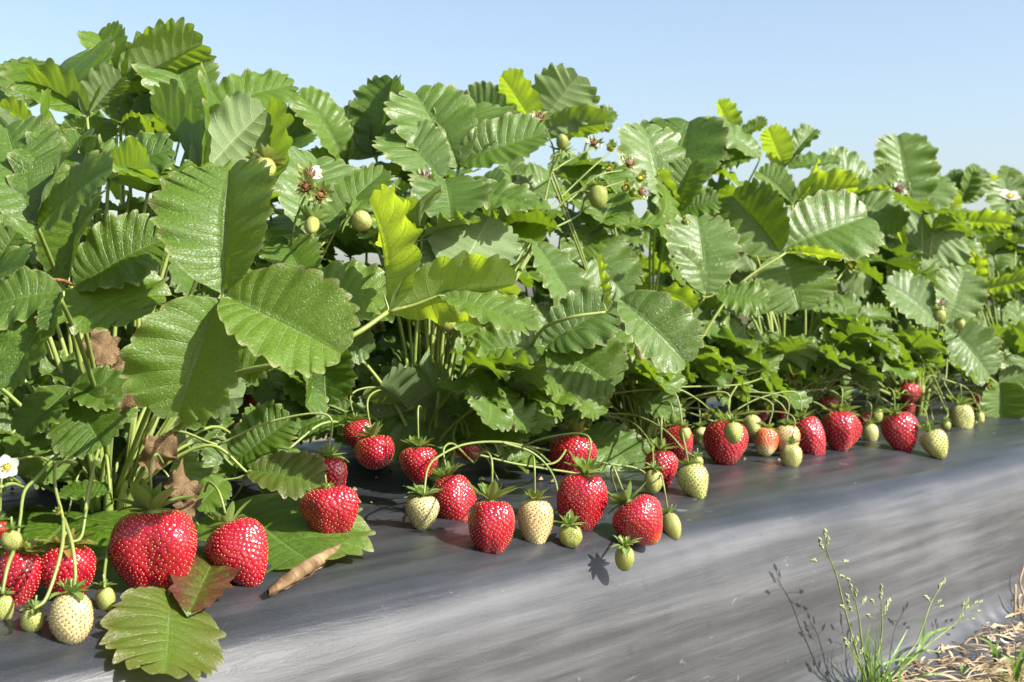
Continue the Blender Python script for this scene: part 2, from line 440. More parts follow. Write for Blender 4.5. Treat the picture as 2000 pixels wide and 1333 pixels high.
# ------------------------------------------------------------------ leaflet
def leaflet_mesh(name, w=.92, fold=.35, curl=.3, cup=.12, ripple=.05, teeth=10, seed=0, cols=9, sub=6, asym=0.0, twist=0.0, mat=None, deep=1.0, quilt=1.0):
    """unit leaflet: base at origin, tip at (0,1,0), upper face +z, x across. Rows follow the side veins."""
    rs = np.random.default_rng(seed)
    K = teeth * sub; kk = np.arange(K + 1) / K
    V = []; UV = []
    sidev = {}; rsq = rs.uniform(.35, 1.35, teeth + 1)
    for side in (1, -1):
        ww = w * (1 + asym * side) * .5
        b = kk
        yb = ((1 - np.cos(np.pi * b ** .93)) / 2)
        ox = ww * np.sin(np.pi * b ** 1.16) ** .70
        ox = np.where(b < 1, ox, 0)
        # outline normal
        gx, gy = np.gradient(ox), np.gradient(yb); g = np.hypot(gx, gy) + 1e-9
        nx, ny = gy / g, -gx / g
        ti = b * teeth; fr = ti - np.floor(ti)
        amp = .060 * deep * np.clip((b - .20) / .15, 0, 1) * (1 - .35 * np.clip((b - .9) / .1, 0, 1))
        jit = 1 + .3 * np.interp(ti, np.arange(teeth + 1), rs.uniform(-1, 1, teeth + 1))
        # rounded tooth leaning forwards, sharp notch
        sc_ = np.where(fr < .66, (fr / .66) ** .86, ((1 - fr) / .34) ** .74)
        ex = ox + nx * amp * jit * (sc_ - .35); ey = yb + ny * amp * jit * (sc_ - .35) + amp * .5 * (sc_ - .3) * (1 - b)
        ex[-1] = 0; ex = np.maximum(ex, 0)
        my = .975 * kk ** 1.08 * (1 - .06 * np.sin(np.pi * kk))
        sidev[side] = (ex, ey, my, fr)
    rows = []
    tcol = np.linspace(0, 1, cols + 1) ** .92
    idx = {}
    n = 0
    for side in (1, -1):
        ex, ey, my, fr = sidev[side]
        for j, t in enumerate(tcol):
            if side == -1 and j == 0: 
                idx[(side, 0)] = idx[(1, 0)]; continue
            c = t * (1 - t)
            x = ex * t * (1 + .10 * c * 4 * 0)
            y = my + (ey - my) * t - .10 * c * (1 - kk) * 1.2
            if side == 1 or j > 0:
                prof = t ** .7 * (1 - .25 * t)
                z = -np.cos(2 * np.pi * (fr)) * -1 * 0
                # sunken veins at mid-tooth, raised pads between
                q = (np.cos(2 * np.pi * (fr - .18))) * .5 + .5; qa = np.interp(ti, np.arange(teeth + 1), rsq)
                q = .5 + (q - .5) * qa
                z = quilt * .018 * (q - .5) * prof * np.clip(kk * 5, 0, 1) * np.clip((1 - kk) * 4, 0, 1)
                z = z + .010 * quilt * np.exp(-(x / .03) ** 2) * -1
            V.append(np.stack([side * x, y, z], -1)); UV.append(np.stack([kk * teeth, np.full(K + 1, t)], -1))
            idx[(side, j)] = n; n += 1
    V = np.concatenate(V); UV = np.concatenate(UV)
    x, y, z = V[:, 0].copy(), V[:, 1].copy(), V[:, 2].copy()
    ax = np.abs(x) / (w * .5)
    s1, s2 = rs.uniform(0, 9, 2)
    # ripple strongest at the margin
    z += ripple * ax ** 1.6 * vnoise(x * 3.1 + s1, y * 4.0 + s2, 0, seed % 7) + ripple * .5 * vnoise(x*2.2+s2, y*2.4+s1, 1, 2)
    z += ripple * .7 * ax ** 2.2 * np.sin(y * teeth * 2.4 + s1 + np.sign(x))
    # cup: pads droop (positive) or rise at the margin
    z -= cup * ax ** 2 * .35
    # fold along the midrib
    fo = fold * (1 - .35 * y)
    sx = np.sign(x)
    x2 = np.abs(x) * np.cos(fo) - z * np.sin(fo) * .0; z2 = z * np.cos(fo) + np.abs(x) * np.sin(fo)
    x = sx * x2; z = z2
    # twist
    a = twist * (y - .3)
    x, z = x * np.cos(a) - z * np.sin(a), x * np.sin(a) + z * np.cos(a)
    # bend the length (curl > 0: tip goes down)
    if abs(curl) > 1e-3:
        k = curl; th = k * y
        yc = np.sin(th) / k; zc = -(1 - np.cos(th)) / k
        y, z = yc + z * np.sin(th), zc + z * np.cos(th)
    V = np.stack([x, y, z], -1)
    tip = V[idx[(1, 0)] * (K + 1) + K]
    base = V[0]
    V = V - base; tip = tip - base
    Lt = np.linalg.norm(tip)
    # rotate about x so the tip lies on +y, scale to 1
    an = math.atan2(tip[2], tip[1]); ca, sa = math.cos(-an), math.sin(-an)
    yy = V[:, 1] * ca - V[:, 2] * sa; zz = V[:, 1] * sa + V[:, 2] * ca
    V = np.stack([V[:, 0] , yy, zz], -1) / Lt
    F = []
    k = np.arange(K)
    for side in (1, -1):
        for j in range(cols):
            A = idx[(side, j)] * (K + 1); B = idx[(side, j + 1)] * (K + 1)
            f = np.stack([A + k, B + k, B + k + 1, A + k + 1], -1)
            if side == -1: f = f[:, ::-1]
            F.append(f)
    F = np.concatenate(F)
    return mesh(name, V, F, [mat or M_LEAF], uv=UV)

def axes_matrix(base, tip, nrm, scale=None):
    y = (tip - base); L = y.length; y = y / L
    z = (nrm - y * nrm.dot(y)); z.normalize(); x = y.cross(z)
    s = L if scale is None else scale
    return Matrix.Translation(base) @ Matrix((x, y, z)).transposed().to_4x4() @ Matrix.Scale(s, 4)

# ------------------------------------------------------------------ strawberry fruit
def fruit_mesh(name, W, H, seed, shape='cone', ripe=1.0, tip_pale=0.0, lobes=0.0, spacing=.0028, res=.00095, split=0.0, flat=.9):
    """axis along -z (tip down), calyx end at +z; metres"""
    rs = np.random.default_rng(seed)
    nphi = int(max(24, min(150, math.pi * max(W, H) / 2 / res))); nth = int(max(30, min(230, math.pi * W / res)))
    ph = np.linspace(.004, np.pi - .004, nphi); th = np.linspace(0, 2*np.pi, nth, endpoint=False)
    s1, s2, s3 = rs.uniform(0, 6.28, 3)
    def surf(PH, TH_):
        PH = np.clip(PH, 1e-4, np.pi - 1e-4); c, s = np.cos(PH), np.sin(PH)
        if shape == 'cone': r = s ** .92 * (1 + .36 * c) ; 
        elif shape == 'long': r = s ** .9 * (1 + .26 * c)
        elif shape == 'block': r = s ** .78 * (1 + .22 * c)
        elif shape == 'wedge': r = s ** .84 * (1 + .40 * c)
        else: r = s ** .95 * (1 + .10 * c)
        r = r / 1.09
        z = c * H / 2
        z = z - .09 * H * np.exp(-(r / .38) ** 2) * (c > 0)
        lob = 1 + lobes * (.10 * np.cos(2*TH_ + s1) + .09 * np.cos(3*TH_ + s2) + .05*np.cos(5*TH_ + s3)) * s
        nz = 1 + .05 * vnoise(TH_ * 0 + np.cos(TH_) * 2.0 + s1, np.sin(TH_) * 2.0 + c*1.6 + s2, c, seed % 5) * (0.6 + lobes)
        x = W / 2 * r * np.cos(TH_) * lob * nz; y = W / 2 * flat * r * np.sin(TH_) * lob * nz
        if split:   # two-lobed tip
            g = np.exp(-(x / (W * .10)) ** 2) * np.clip(-c, 0, 1) ** 1.5
            z = z + split * H * g
            y = y * (1 - .35 * split * 3 * np.exp(-(x / (W*.11))**2) * np.clip(.55 - c * .6, 0, 1))
        return np.stack([x, y, z], -1)
    PH, TT = np.meshgrid(ph, th, indexing='ij')
    V = surf(PH, TT).reshape(-1, 3)
    # seeds, golden spiral with equal area on the profile
    pr = surf(ph, np.zeros_like(ph)); rr = np.abs(pr[:, 0]) ; dz = np.hypot(np.gradient(pr[:, 0]), np.gradient(pr[:, 2]))
    area = np.cumsum(rr * dz); area -= area[0]; tot = area[-1]
    ns = int(2 * math.pi * tot / spacing ** 2)
    f = (np.arange(ns) + .5) / ns
    sph = np.interp(f * tot, area, ph); sth = (np.arange(ns) * 2.399963) % (2*np.pi)
    sth = sth + rs.normal(0, .04, ns); sph = np.clip(sph + rs.normal(0, .006, ns), .05, 3.1); kp = (sph > .34) & (sph < 3.08); sph = sph[kp]; sth = sth[kp]; ns = int(kp.sum())
    S = surf(sph, sth); e = 1e-3
    da = surf(sph + e, sth) - surf(sph - e, sth); db = surf(sph, sth + e) - surf(sph, sth - e)
    nrm = np.cross(da, db); nrm /= np.linalg.norm(nrm, axis=1, keepdims=True) + 1e-12
    nrm *= np.sign(np.nanmedian((nrm * S).sum(1)))
    # vertex normals of the base shape
    G = surf(PH + e, TT) - surf(PH - e, TT); Hh = surf(PH, TT + e) - surf(PH, TT - e)
    vn = np.cross(G, Hh).reshape(-1, 3); vn /= np.linalg.norm(vn, axis=1, keepdims=True) + 1e-12
    vn *= np.sign(np.nanmedian((vn * V).sum(1)))
    dmin = np.full(len(V), 1.0)
    for a in range(0, len(V), 4000):
        d = np.sqrt(((V[a:a+4000, None, :] - S[None]) ** 2).sum(-1)); dmin[a:a+4000] = d.min(1)
    pit = np.exp(-(dmin / (spacing * .32)) ** 2)
    V = V - vn * (pit * spacing * (.22 if ripe > .5 else .15))[:, None]
    def rip(p):
        t = (H/2 - p[:, 2]) / H
        return np.clip(ripe - tip_pale * np.clip((t - .62) / .38, 0, 1) ** 1.3, 0, 1)
    A_r = rip(V)
    i = np.arange(nphi - 1)[:, None] * nth; j = np.arange(nth)[None, :]; j2 = (j + 1) % nth
    F = np.stack([i + j, i + nth + j, i + nth + j2, i + j2], -1).reshape(-1, 4)
    nF = len(F)
    # seed bodies
    k1, k2 = 4, 6
    a1 = np.linspace(0.0, np.pi, k1 + 1); us = []
    for q in a1[1:-1]:
        for m in range(k2): us.append((math.sin(q)*math.cos(m*2*math.pi/k2), math.sin(q)*math.sin(m*2*math.pi/k2), math.cos(q)))
    us = np.array([(0, 0, 1)] + us + [(0, 0, -1)])
    sF = []
    for m in range(k2): sF.append((0, 1 + m, 1 + (m+1) % k2, 0))
    for q in range(k1 - 2):
        for m in range(k2): sF.append((1 + q*k2 + m, 1 + (q+1)*k2 + m, 1 + (q+1)*k2 + (m+1) % k2, 1 + q*k2 + (m+1) % k2))
    la = 1 + (k1-2)*k2; 
    for m in range(k2): sF.append((la + m, len(us) - 1, len(us) - 1, la + (m+1) % k2))
    tri_top = [(0, 1 + m, 1 + (m+1) % k2) for m in range(k2)]; tri_bot = [(la + m, len(us) - 1, la + (m+1) % k2) for m in range(k2)]
    quads = [f_ for f_ in sF if len(set(f_)) == 4]
    dn = np.array([0, 0, -1.0]); tv = dn[None] - nrm * (nrm @ dn)[:, None]; tv /= np.linalg.norm(tv, axis=1, keepdims=True) + 1e-9
    sv = np.cross(nrm, tv)
    ls = spacing / .0031
    sz = (1.0 if ripe > .5 else 1.6) * rs.uniform(.8, 1.15, ns)[:, None, None]
    SV = (S - nrm * spacing * (.13 if ripe > .5 else .06))[:, None, :] + sz * ls * (us[None, :, 0:1] * sv[:, None] * .00032 + us[None, :, 1:2] * tv[:, None] * .00050 + us[None, :, 2:3] * nrm[:, None] * .00042)
    nb = len(V); nu = len(us)
    V2 = np.concatenate([V, SV.reshape(-1, 3)])
    off = nb + np.arange(ns) * nu
    allF = F.tolist()
    q = np.array(quads)[None] + off[:, None, None]; t_ = np.array(tri_top + tri_bot)[None] + off[:, None, None]
    allF += q.reshape(-1, 4).tolist() + t_.reshape(-1, 3).tolist()
    mi = [0] * nF + [1] * (len(allF) - nF)
    rnd = np.repeat(rs.uniform(0, 1, ns), nu)
    A_rip = np.concatenate([A_r, np.repeat(rip(S), nu)]); A_pit = np.concatenate([pit, rnd])
    return mesh(name, V2, allF, [M_BERRY, M_SEED], mi=mi, attr={"ripe": A_rip, "pit": A_pit})

def blade(geo, base, dirv, nrm, L, W, curl=.5, fold=.25, n=7, m=0, a0=0.6, a1=0.0, shape=.9):
    """narrow pointed blade (sepal, petal, bract) added to geo"""
    y = dirv.normalized(); z = (nrm - y * nrm.dot(y)).normalized(); x = y.cross(z)
    V = []; A = []
    for i in range(n + 1):
        t = i / n
        wd = W * .5 * (math.sin(math.pi * min(1, t * .88 + .12)) ** shape) * (1 if t < 1 else .02)
        th = curl * t; k = curl if abs(curl) > 1e-3 else 1e-3
        yy = math.sin(k * t) / k * L; zz = -(1 - math.cos(k * t)) / k * L
        for s in (-1, -.5, 0, .5, 1):
            h = abs(s) * wd * fold
            p = base + y * (yy + h * math.sin(th)) + z * (zz + h * math.cos(th)) + x * (s * wd)
            V.append(tuple(p)); A.append(a0 + (a1 - a0) * t)
    F = []
    for i in range(n):
        for s in range(4): F.append((i*5+s, i*5+s+1, i*5+s+6, i*5+s+5))
    geo.add(V, F, m, np.array(A))

# ------------------------------------------------------------------ plants
PLANTS = []
def make_plant(X, Y, label, group):
    e = empty("strawberry_plant", (X, Y, zb(Y) - .002))
    tag(e, label, "plant", group)
    PLANTS.append(dict(o=e, p=Vector((X, Y, zb(Y))), n=0, row=0 if Y < .95 else 1))
    # the woody crown the stalks grow from
    g = Geo(); rs = random.Random(int(X * 100))
    for k in range(9):
        a = k * 2.4; r = .006 + .010 * rs.random()
        b = Vector((X + math.cos(a) * r, Y + math.sin(a) * r, zb(Y) - .006))
        V, F = tube(smooth_path([b, b + Vector((math.cos(a) * .004, math.sin(a) * .004, .018)), b + Vector((math.cos(a) * .010, math.sin(a) * .010, .036 + .012*rs.random()))], 4), .0055, .0022, 7)
        g.add(V, F, 0, .2)
    g.build("crown", [M_STEM, M_BROWN], e, e.location)
    return e
front_labels = {
 .16: "strawberry plant at the left edge, leaves rising over the cut-off red berry",
 .47: "tall strawberry plant behind the biggest red berry, with a large three-part sunlit leaf",
 .80: "strawberry plant with a yellow backlit folded leaf above the white unripe berries",
 1.10: "strawberry plant with a tall truss of green berries and brown blossoms",
 1.42: "strawberry plant with a dark scalloped leaf in mid row above small green fruit",
 1.76: "strawberry plant with a pale upright ribbed leaf above a grey trio of glossy leaflets",
 2.14: "strawberry plant at the right frame edge with one open white flower against pale leaves",
}
back_labels = {
 .36: "back row strawberry plant at the upper left corner, pale leaves against the sky",
 .66: "back row strawberry plant whose curved leaf reaches highest into the sky",
 .97: "back row strawberry plant with dark leaves behind the glossy pleated leaf",
 1.28: "back row strawberry plant filling the dip in the row behind the brown blossoms",
 1.60: "back row strawberry plant with yellow green leaf tips forming the second hump",
 1.92: "back row strawberry plant behind the bright yellow leaf",
 2.26: "back row strawberry plant behind the pale upright ribbed leaf",
 2.62: "back row strawberry plant among the last small leaves before the right edge",
 3.00: "farthest strawberry plant of the row, leaf tips at the right frame edge",
}
for X_, l_ in front_labels.items(): make_plant(X_, .83 + .01 * math.sin(X_*9), l_, "strawberry plants growing in the raised bed")
for X_, l_ in back_labels.items(): make_plant(X_, 1.11 + .01 * math.sin(X_*7), l_, "strawberry plants growing in the raised bed")

def nearest_plant(p, row=None):
    best = None; bd = 9
    for q in PLANTS:
        if row is not None and q["row"] != row: continue
        if q["n"] >= 60: continue
        d = math.hypot(q["p"].x - p.x, (q["p"].y - p.y) * .8)
        if d < bd: bd = d; best = q
    return best

SEG_TAPER = (.0021, .00125)
def add_leaf(plant, attach, lets, via=None, r=1.0, young_glow=0.0):
    """lets: list of (mesh, base, tip, normal, color)"""
    o = plant["o"]; rs = random.Random(int(attach.x * 9999 + attach.z * 777)); plant["n"] += 1
    g = Geo(); c = plant["p"]
    if via is None:
        a = math.atan2(attach.y - c.y, attach.x - c.x) + rs.uniform(-.5, .5)
        b = c + Vector((math.cos(a) * .012, math.sin(a) * .012, .012))
        h = attach.z - b.z; hor = Vector((attach.x - b.x, attach.y - b.y, 0))
        m1 = b + Vector((0, 0, max(.03, h) * .42)) + hor * .22 + Vector((rs.uniform(-.008, .008), rs.uniform(-.008, .008), 0))
        m2 = b + Vector((0, 0, max(.04, h) * .80)) + hor * .62
        if h < .06: m1 = b + hor * .3 + Vector((0, 0, .03)); m2 = b + hor * .7 + Vector((0, 0, .028 + max(0, h) * .7))
        path = [b, m1, m2, attach]
    else:
        path = [c + Vector((.004, .002, .012))] + list(via) + [attach]
    V, F = tube(smooth_path(path, 7), SEG_TAPER[0] * r, SEG_TAPER[1] * r, 7)
    g.add(V, F, 0, rs.uniform(0, .9))
    for me, base, tip, nrm, col in lets:
        inward = base.lerp(tip, .12)
        if (base - attach).length > .0015:
            V, F = tube(smooth_path([attach, attach.lerp(base, .5) - Vector((0, 0, .0008)), base, inward - nrm.normalized() * .0012], 4), .00115 * r, .0005, 6)
            g.add(V, F, 0, .8)
        else:
            V, F = tube(smooth_path([attach, base.lerp(tip, .06) - nrm.normalized() * .0012, inward - nrm.normalized() * .0012], 3), .00115 * r, .0005, 6)
            g.add(V, F, 0, .8)
    lf = g.build("leaf", [M_STEM], o, o.location)
    for me, base, tip, nrm, col in lets:
        k = link("leaflet", me, lf)
        k.matrix_basis = Matrix.Translation(-Vector(o.location)) @ axes_matrix(base, tip, nrm)
        k.color = (*col, 1)
    return lf

# hero leaves, each read off the photograph: attachment point, depth plane, then leaflets
# leaflet: (bx,by, tx,ty, dY, width, (r,u,t), young, pale, fold, curl [, red])
BL = (.55, .5, -.6)          # underside towards us, sun shining through
HL = []
def H(ax, ay, Y, lets, via=None, row=None, r=1.0): HL.append((ax, ay, Y, lets, via, row, r))

# --- upper left group
H(170, 232, .90, [(172,228, 62,176,.02,.9,(.1,.8,-.45),.35,0,.5,.3), (172,228, 238,152,.0,.95,(-.4,.55,-.6),.3,0,.5,.5), (168,226, 118,128,.06,.9,(.1,.35,.9),.3,0,.3,.5)], r=.9)
H(243, 168, .98, [(240,168, 394,88,.0,.85,(-.25,.55,-.75),.55,0,.25,.5), (238,160, 192,68,.02,.8,(.25,.25,.9),.45,0,.5,.3), (240,165, 300,120,.05,.8,(.1,.5,.8),.2,0,.3,.3)])
H(48, 212, 1.06, [(50,205, 34,118,.0,1.0,(.3,.3,.9),.45,.5,.15,.2), (55,212, 110,150,.04,.9,(.2,.4,.8),.3,.2,.3,.2), (40,215,-30,190,.03,.9,(.2,.7,.6),.3,0,.3,.2)])
H(70, 262, .88, [(68,255, 2,210,.0,.9,(.5,.5,-.65),.5,0,.3,.3), (66,255, 20,270,-.01,.8,(.0,.9,.3),.2,0,.3,.3), (75,255, 95,215,.03,.9,(.3,.4,-.8),.45,0,.3,.3)])
H(383, 236, .93, [(382,234, 333,108,.03,.92,(.22,.42,.88),.12,.25,.30,.35), (388,226, 570,168,.02,.60,(.05,.62,.78),.3,.1,.12,.35), (380,232, 262,225,.0,.75,(-.3,.6,.5),0,0,.4,.3)])
H(392, 352, .80, [(391,346, 296,214,.03,.80,(.42,.25,-.85),.1,0,.30,.45), (393,346, 515,216,.03,.78,(-.35,.30,-.85),.05,0,.30,.45), (392,345, 425,226,.09,.8,(0,.5,-.85),.2,0,.4,.4)])
H(235, 250, .98, [(238,245, 325,190,.02,.9,(-.35,.45,.7),0,0,.3,.3), (240,250, 300,262,-.02,.75,(.4,.7,-.5),.45,0,.2,.2), (240,240, 262,182,.03,.9,(-.2,.3,.9),0,0,.3,.2)])
H(150, 300, 1.02, [(150,298, 95,262,0,1.0,(.2,.5,-.8),.35,0,.3,.2), (150,300, 205,240,.02,.9,(.2,.4,.8),.4,.2,.3,.2), (150,298, 125,330,-.02,.9,(-.2,.6,.6),0,0,.3,.2)])
H(70, 437, .70, [(62,432, 12,252,.03,.80,(.30,.22,.92),.1,.25,.12,.3), (72,435, 160,268,.03,.72,(-.45,.30,.85),0,0,.45,.3), (75,438, 215,330,-.03,.55,(-.2,.55,.8),.05,0,.2,.2)])
H(212, 345, .84, [(208,342, 335,292,.0,.85,(-.1,.55,.8),0,0,.2,.3), (212,345, 290,330,-.05,.6,(.3,.5,-.8),.3,0,.3,.2), (205,340, 120,300,.03,.8,(-.2,.4,.8),0,0,.3,.2)])
H(136, 560, .72, [(134,548, 168,385,.03,.78,(-.5,.2,.8),0,0,.25,.2), (150,560, 318,470,.0,.95,(-.35,.45,.85),0,0,.30,.3), (140,562, 262,625,-.03,1.05,(.0,.75,.65),.15,0,.12,.4)])
H(118, 585, .64, [(118,572, -45,610,.0,.85,(.10,.62,.75),.1,.1,.2,.35), (110,600, 22,755,-.02,.9,(-.3,.3,.85),0,0,.3,.3), (124,570, 100,640,-.02,.5,(-.4,.3,.8),0,0,.3,.3)])
H(-40, 560, .64, [(-30,555, 32,455,.0,.95,(.0,.5,.85),0,0,.2,.3), (-35,560, 45,520,-.02,.8,(0,.6,.8),0,0,.2,.3)])
H(0, 400, .85, [(0,400, -40,300,0,.9,(0,.4,.9),0,0,.2,.3),(0,400, 30,350,0,.9,(-.3,.4,.9),0,0,.2,.3)])
# --- the big sunlit leaf
H(432, 590, .600, [(436,568, 448,335,.02,1.05,(-.06,.22,.97),.22,.12,.38,.25), (424,590, 350,812,-.012,1.05,(.0,.34,.94),.25,.15,.36,.30), (444,582, 664,690,-.012,.92,(.0,.62,.80),.2,.1,.32,.25)],
  via=[(300, 780, .74), (372, 690, .67), (405, 625, .62)])
H(592, 575, .72, [(600,560, 748,585,.0,.92,(.05,.66,.75),.2,.12,.12,.35), (596,552, 560,480,.03,.9,(.2,.4,.8),.2,0,.3,.2)])
H(640, 470, .76, [(610,470, 748,338,.02,.52,(-.25,.55,.8),.1,.1,.25,.25), (612,465, 618,312,.05,.8,(.35,.45,.8),.1,.55,.2,.2), (640,470, 560,420,.05,.8,(0,.6,.7),.1,.1,.2,.2)])
H(520, 372, .80, [(522,368, 515,222,.02,1.12,(.35,.30,-.9),.30,0,.12,.25), (520,368, 445,300,.03,.8,(.4,.4,-.8),.2,0,.2,.2)])
H(560, 300, .95, [(545,285, 602,235,.0,1.1,(.1,.55,.8),0,0,.2,.6), (560,290, 588,290,-.03,1.,(.1,.55,.8),0,0,.2,.5)])
H(668, 325, .92, [(672,318, 583,184,.0,.62,(.35,.45,.7),.35,0,.3,.6), (680,322, 600,318,.0,.75,(.4,.5,-.8),.35,0,.3,.3), (675,320, 668,250,.02,.8,(-.4,.4,.6),0,0,.3,.3)])
H(735, 312, .92, [(735,305, 766,156,.0,.92,(-.55,.18,.85),0,0,.30,.1), (738,305, 838,262,.02,.85,(-.5,.4,.7),0,0,.3,.2), (730,305, 668,225,.03,.85,(-.5,.3,.8),0,0,.3,.2)])
# --- glossy pleated leaf
H(894, 340, .83, [(893,326, 812,184,.02,.98,(.12,.50,.88),.22,.35,.28,.25), (900,318, 1062,262,.0,.74,(.12,.58,.82),.2,.25,.25,.25), (893,326, 930,205,.05,.80,(.1,.5,.88),.2,.3,.3,.3)])
H(1010, 250, 1.05, [(1012,245, 905,195,0,.85,(-.4,.3,.8),0,0,.2,.3), (1010,245, 960,205,.03,.9,(-.3,.4,.8),.1,0,.2,.3)])
H(1045, 262, .94, [(1045,250, 980,150,.0,.92,(.45,.25,-.88),.5,0,.22,.2), (1048,250, 1128,148,.0,1.08,(.20,.20,-.95),.28,0,.12,.2), (1055,262, 1186,243,.0,.72,(.05,.65,-.75),.35,0,.25,.3)])
H(1150, 260, 1.05, [(1150,262, 1198,218,0,.7,(.1,.5,.7),.2,0,.3,.3), (1150,262,1110,225,0,.7,(.1,.5,.7),.2,0,.3,.3)])
H(862, 352, .82, [(860,348, 770,262,.02,.95,(.25,.5,.85),.15,.45,.2,.3), (868,352, 880,425,-.04,1.1,(.1,.75,.6),.05,.25,.2,.4), (905,372, 1040,404,-.02,.62,(-.05,.72,.65),.05,.15,.25,.3)])
H(1010, 395, .86, [(1008,395, 985,300,.02,.55,(.5,.3,.8),.15,.3,.4,.2), (1015,395, 1075,345,.03,.8,(.2,.5,.8),.1,.3,.2,.2), (1010,400, 945,345,.04,.8,(0,.5,.8),.1,.4,.2,.2)])
H(885, 548, .78, [(875,538, 822,462,.02,.95,(-.25,-.35,-.9),.0,.0,.10,-.2), (892,540, 955,425,.03,1.12,(-.25,-.35,-.9),0,0,.10,-.2)])
H(800, 500, .80, [(800,500, 748,420,.02,.7,(.3,.5,.8),.1,.4,.2,.2), (800,505,770,540,-.02,.7,(.2,.6,.8),.1,.3,.2,.2)])
# --- the yellow folded leaf
H(757, 610, .635, [(758,602, 722,392,.02,.90,(.62,.12,-.78),.80,0,.35,.15), (766,604, 1003,556,.0,.72,(.10,.42,-.90),.85,0,.28,.12), (860,578, 1038,636,-.01,.52,(.15,.80,.60),.12,.2,.2,.2)],
  via=[(330, 860, .80), (440, 742, .72), (580, 705, .66), (690, 655, .64)], r=1.25)
H(1046, 478, .78, [(1046,476, 1124,602,-.02,.62,(.45,.45,.80),.05,.3,.25,.2), (1050,480, 1015,440,.03,.8,(.1,.5,.8),.4,.1,.2,.2)])
H(1110, 455, .86, [(1150,500, 1080,560,-.03,1.0,(.1,.55,.85),0,.3,.12,.2), (1110,458, 1218,575,-.02,.85,(.15,.55,.85),.1,.3,.15,.3), (1100,470,1165,560,.0,.9,(.1,.5,.85),0,.3,.2,.3)])
H(1183, 610, .66, [(1183,604, 1166,506,.02,.35,(.75,.1,-.6),.75,0,.4,.1), (1212,588, 1338,708,-.01,.84,(.10,.50,.86),.0,.22,.30,.3)],
  via=[(1000, 760, .80), (1050, 655, .72), (1110, 622, .68)])
H(1066, 680, .73, [(1066,676, 1192,598,.0,.85,(.2,.65,.75),0,.3,.2,.35), (1078,676, 1200,752,-.02,.92,(-.35,.55,.75),0,0,.15,.3), (1060,676, 925,690,-.01,.85,(-.2,.6,.75),0,0,.15,.4)])
H(1376, 582, .74, [(1376,572, 1362,428,.02,.95,(.22,.35,.92),.1,.3,.18,.3), (1400,574, 1497,592,-.01,.8,(.05,.66,.75),.25,.05,.12,.3), (1370,575,1330,490,.0,.6,(.3,.4,.9),.1,.3,.2,.2)])
H(1172, 445, .84, [(1175,442, 1298,440,.0,.56,(.05,.80,.60),.45,.1,.15,.3), (1172,445,1130,500,-.02,.8,(.1,.6,.7),.3,.1,.2,.3)])
# --- second hump
H(1300, 420, .92, [(1295,405, 1258,252,.03,.95,(.30,.25,.92),.05,.35,.2,.2), (1298,400, 1345,240,.05,1.0,(-.3,.2,.9),0,.1,.2,.1)])
H(1312, 424, .84, [(1312,420, 1352,318,.0,.85,(-.35,.3,.88),.1,0,.3,.2), (1315,422, 1402,392,-.01,.8,(.0,.6,.8),.15,0,.2,.2), (1308,420, 1285,335,.0,.7,(.5,.3,-.75),.45,.2,.3,.2)])
H(1440, 290, 1.02, [(1430,268, 1402,200,.0,.8,(.45,.3,-.8),.6,0,.3,.2), (1440,270, 1497,240,.0,.6,(.2,.7,-.6),.5,0,.2,.2)])
H(1485, 310, .94, [(1484,305, 1376,236,.0,.62,(.0,.72,.65),.15,.4,.1,.2), (1478,305, 1395,315,.0,.8,(-.4,.5,.6),0,0,.3,.3)])
H(1535, 330, .97, [(1530,325, 1500,252,.0,1.0,(.35,.3,-.88),.6,0,.15,.2), (1535,325, 1590,255,.02,.5,(-.3,.5,.8),.1,.2,.4,.2), (1540,330, 1640,315,.0,.6,(.1,.8,.5),.1,.1,.2,.2)])
H(1390, 310, .98, [(1388,308, 1372,252,.0,1.0,(-.4,.3,.9),0,0,.2,.2), (1388,308, 1430,300,.0,.8,(-.4,.5,.7),0,0,.2,.2)])
H(1548, 398, .84, [(1552,392, 1672,366,.0,.78,(.20,.55,-.80),.95,0,.22,.25), (1545,396, 1482,336,.01,.85,(.2,.45,.7),.35,.1,.4,.3), (1550,396, 1585,330,.04,.8,(.3,.3,-.8),.8,0,.2,.2)])
H(1700, 372, 1.0, [(1700,365, 1610,315,.0,.9,(.2,.5,.85),.05,.45,.15,.3), (1702,365,1745,330,.0,.9,(.4,.4,-.8),.5,0,.2,.3)])
H(1527, 498, .76, [(1522,490, 1432,384,.01,1.0,(-.55,.35,.8),0,0,.25,.3), (1534,484, 1692,424,.02,.92,(-.05,.45,.88),0,.18,.22,.3), (1527,500, 1560,604,-.02,1.35,(-.05,.72,.7),.05,.05,.10,.35)])
H(1535, 494, .74, [(1536,492, 1642,505,.0,.4,(.3,.7,-.6),.75,0,.2,.3)])
H(1662, 392, .90, [(1664,390, 1762,442,-.02,.95,(-.25,.62,.75),0,0,.15,.3), (1660,390,1730,375,.02,.8,(.3,.6,-.7),.5,0,.2,.3)])
H(1775, 418, 1.0, [(1774,412, 1752,268,.02,.82,(.12,.15,.97),.2,.45,.14,.15), (1778,415, 1838,345,.03,.8,(.15,.3,.93),.2,.4,.2,.2)])
H(1765, 490, .88, [(1765,482, 1835,432,.0,1.25,(.35,.30,-.88),.65,0,.2,.2), (1765,485, 1745,415,.0,.8,(.4,.3,-.88),.6,0,.3,.2)])
H(1782, 492, .84, [(1784,488, 1868,436,.01,1.35,(-.2,-.25,-.95),.0,0,.08,-.2), (1782,492, 1820,530,-.02,1.1,(-.2,-.5,-.85),0,0,.1,-.2)], via=[(1600,690,.85),(1680,600,.85),(1730,530,.84)], r=1.3)
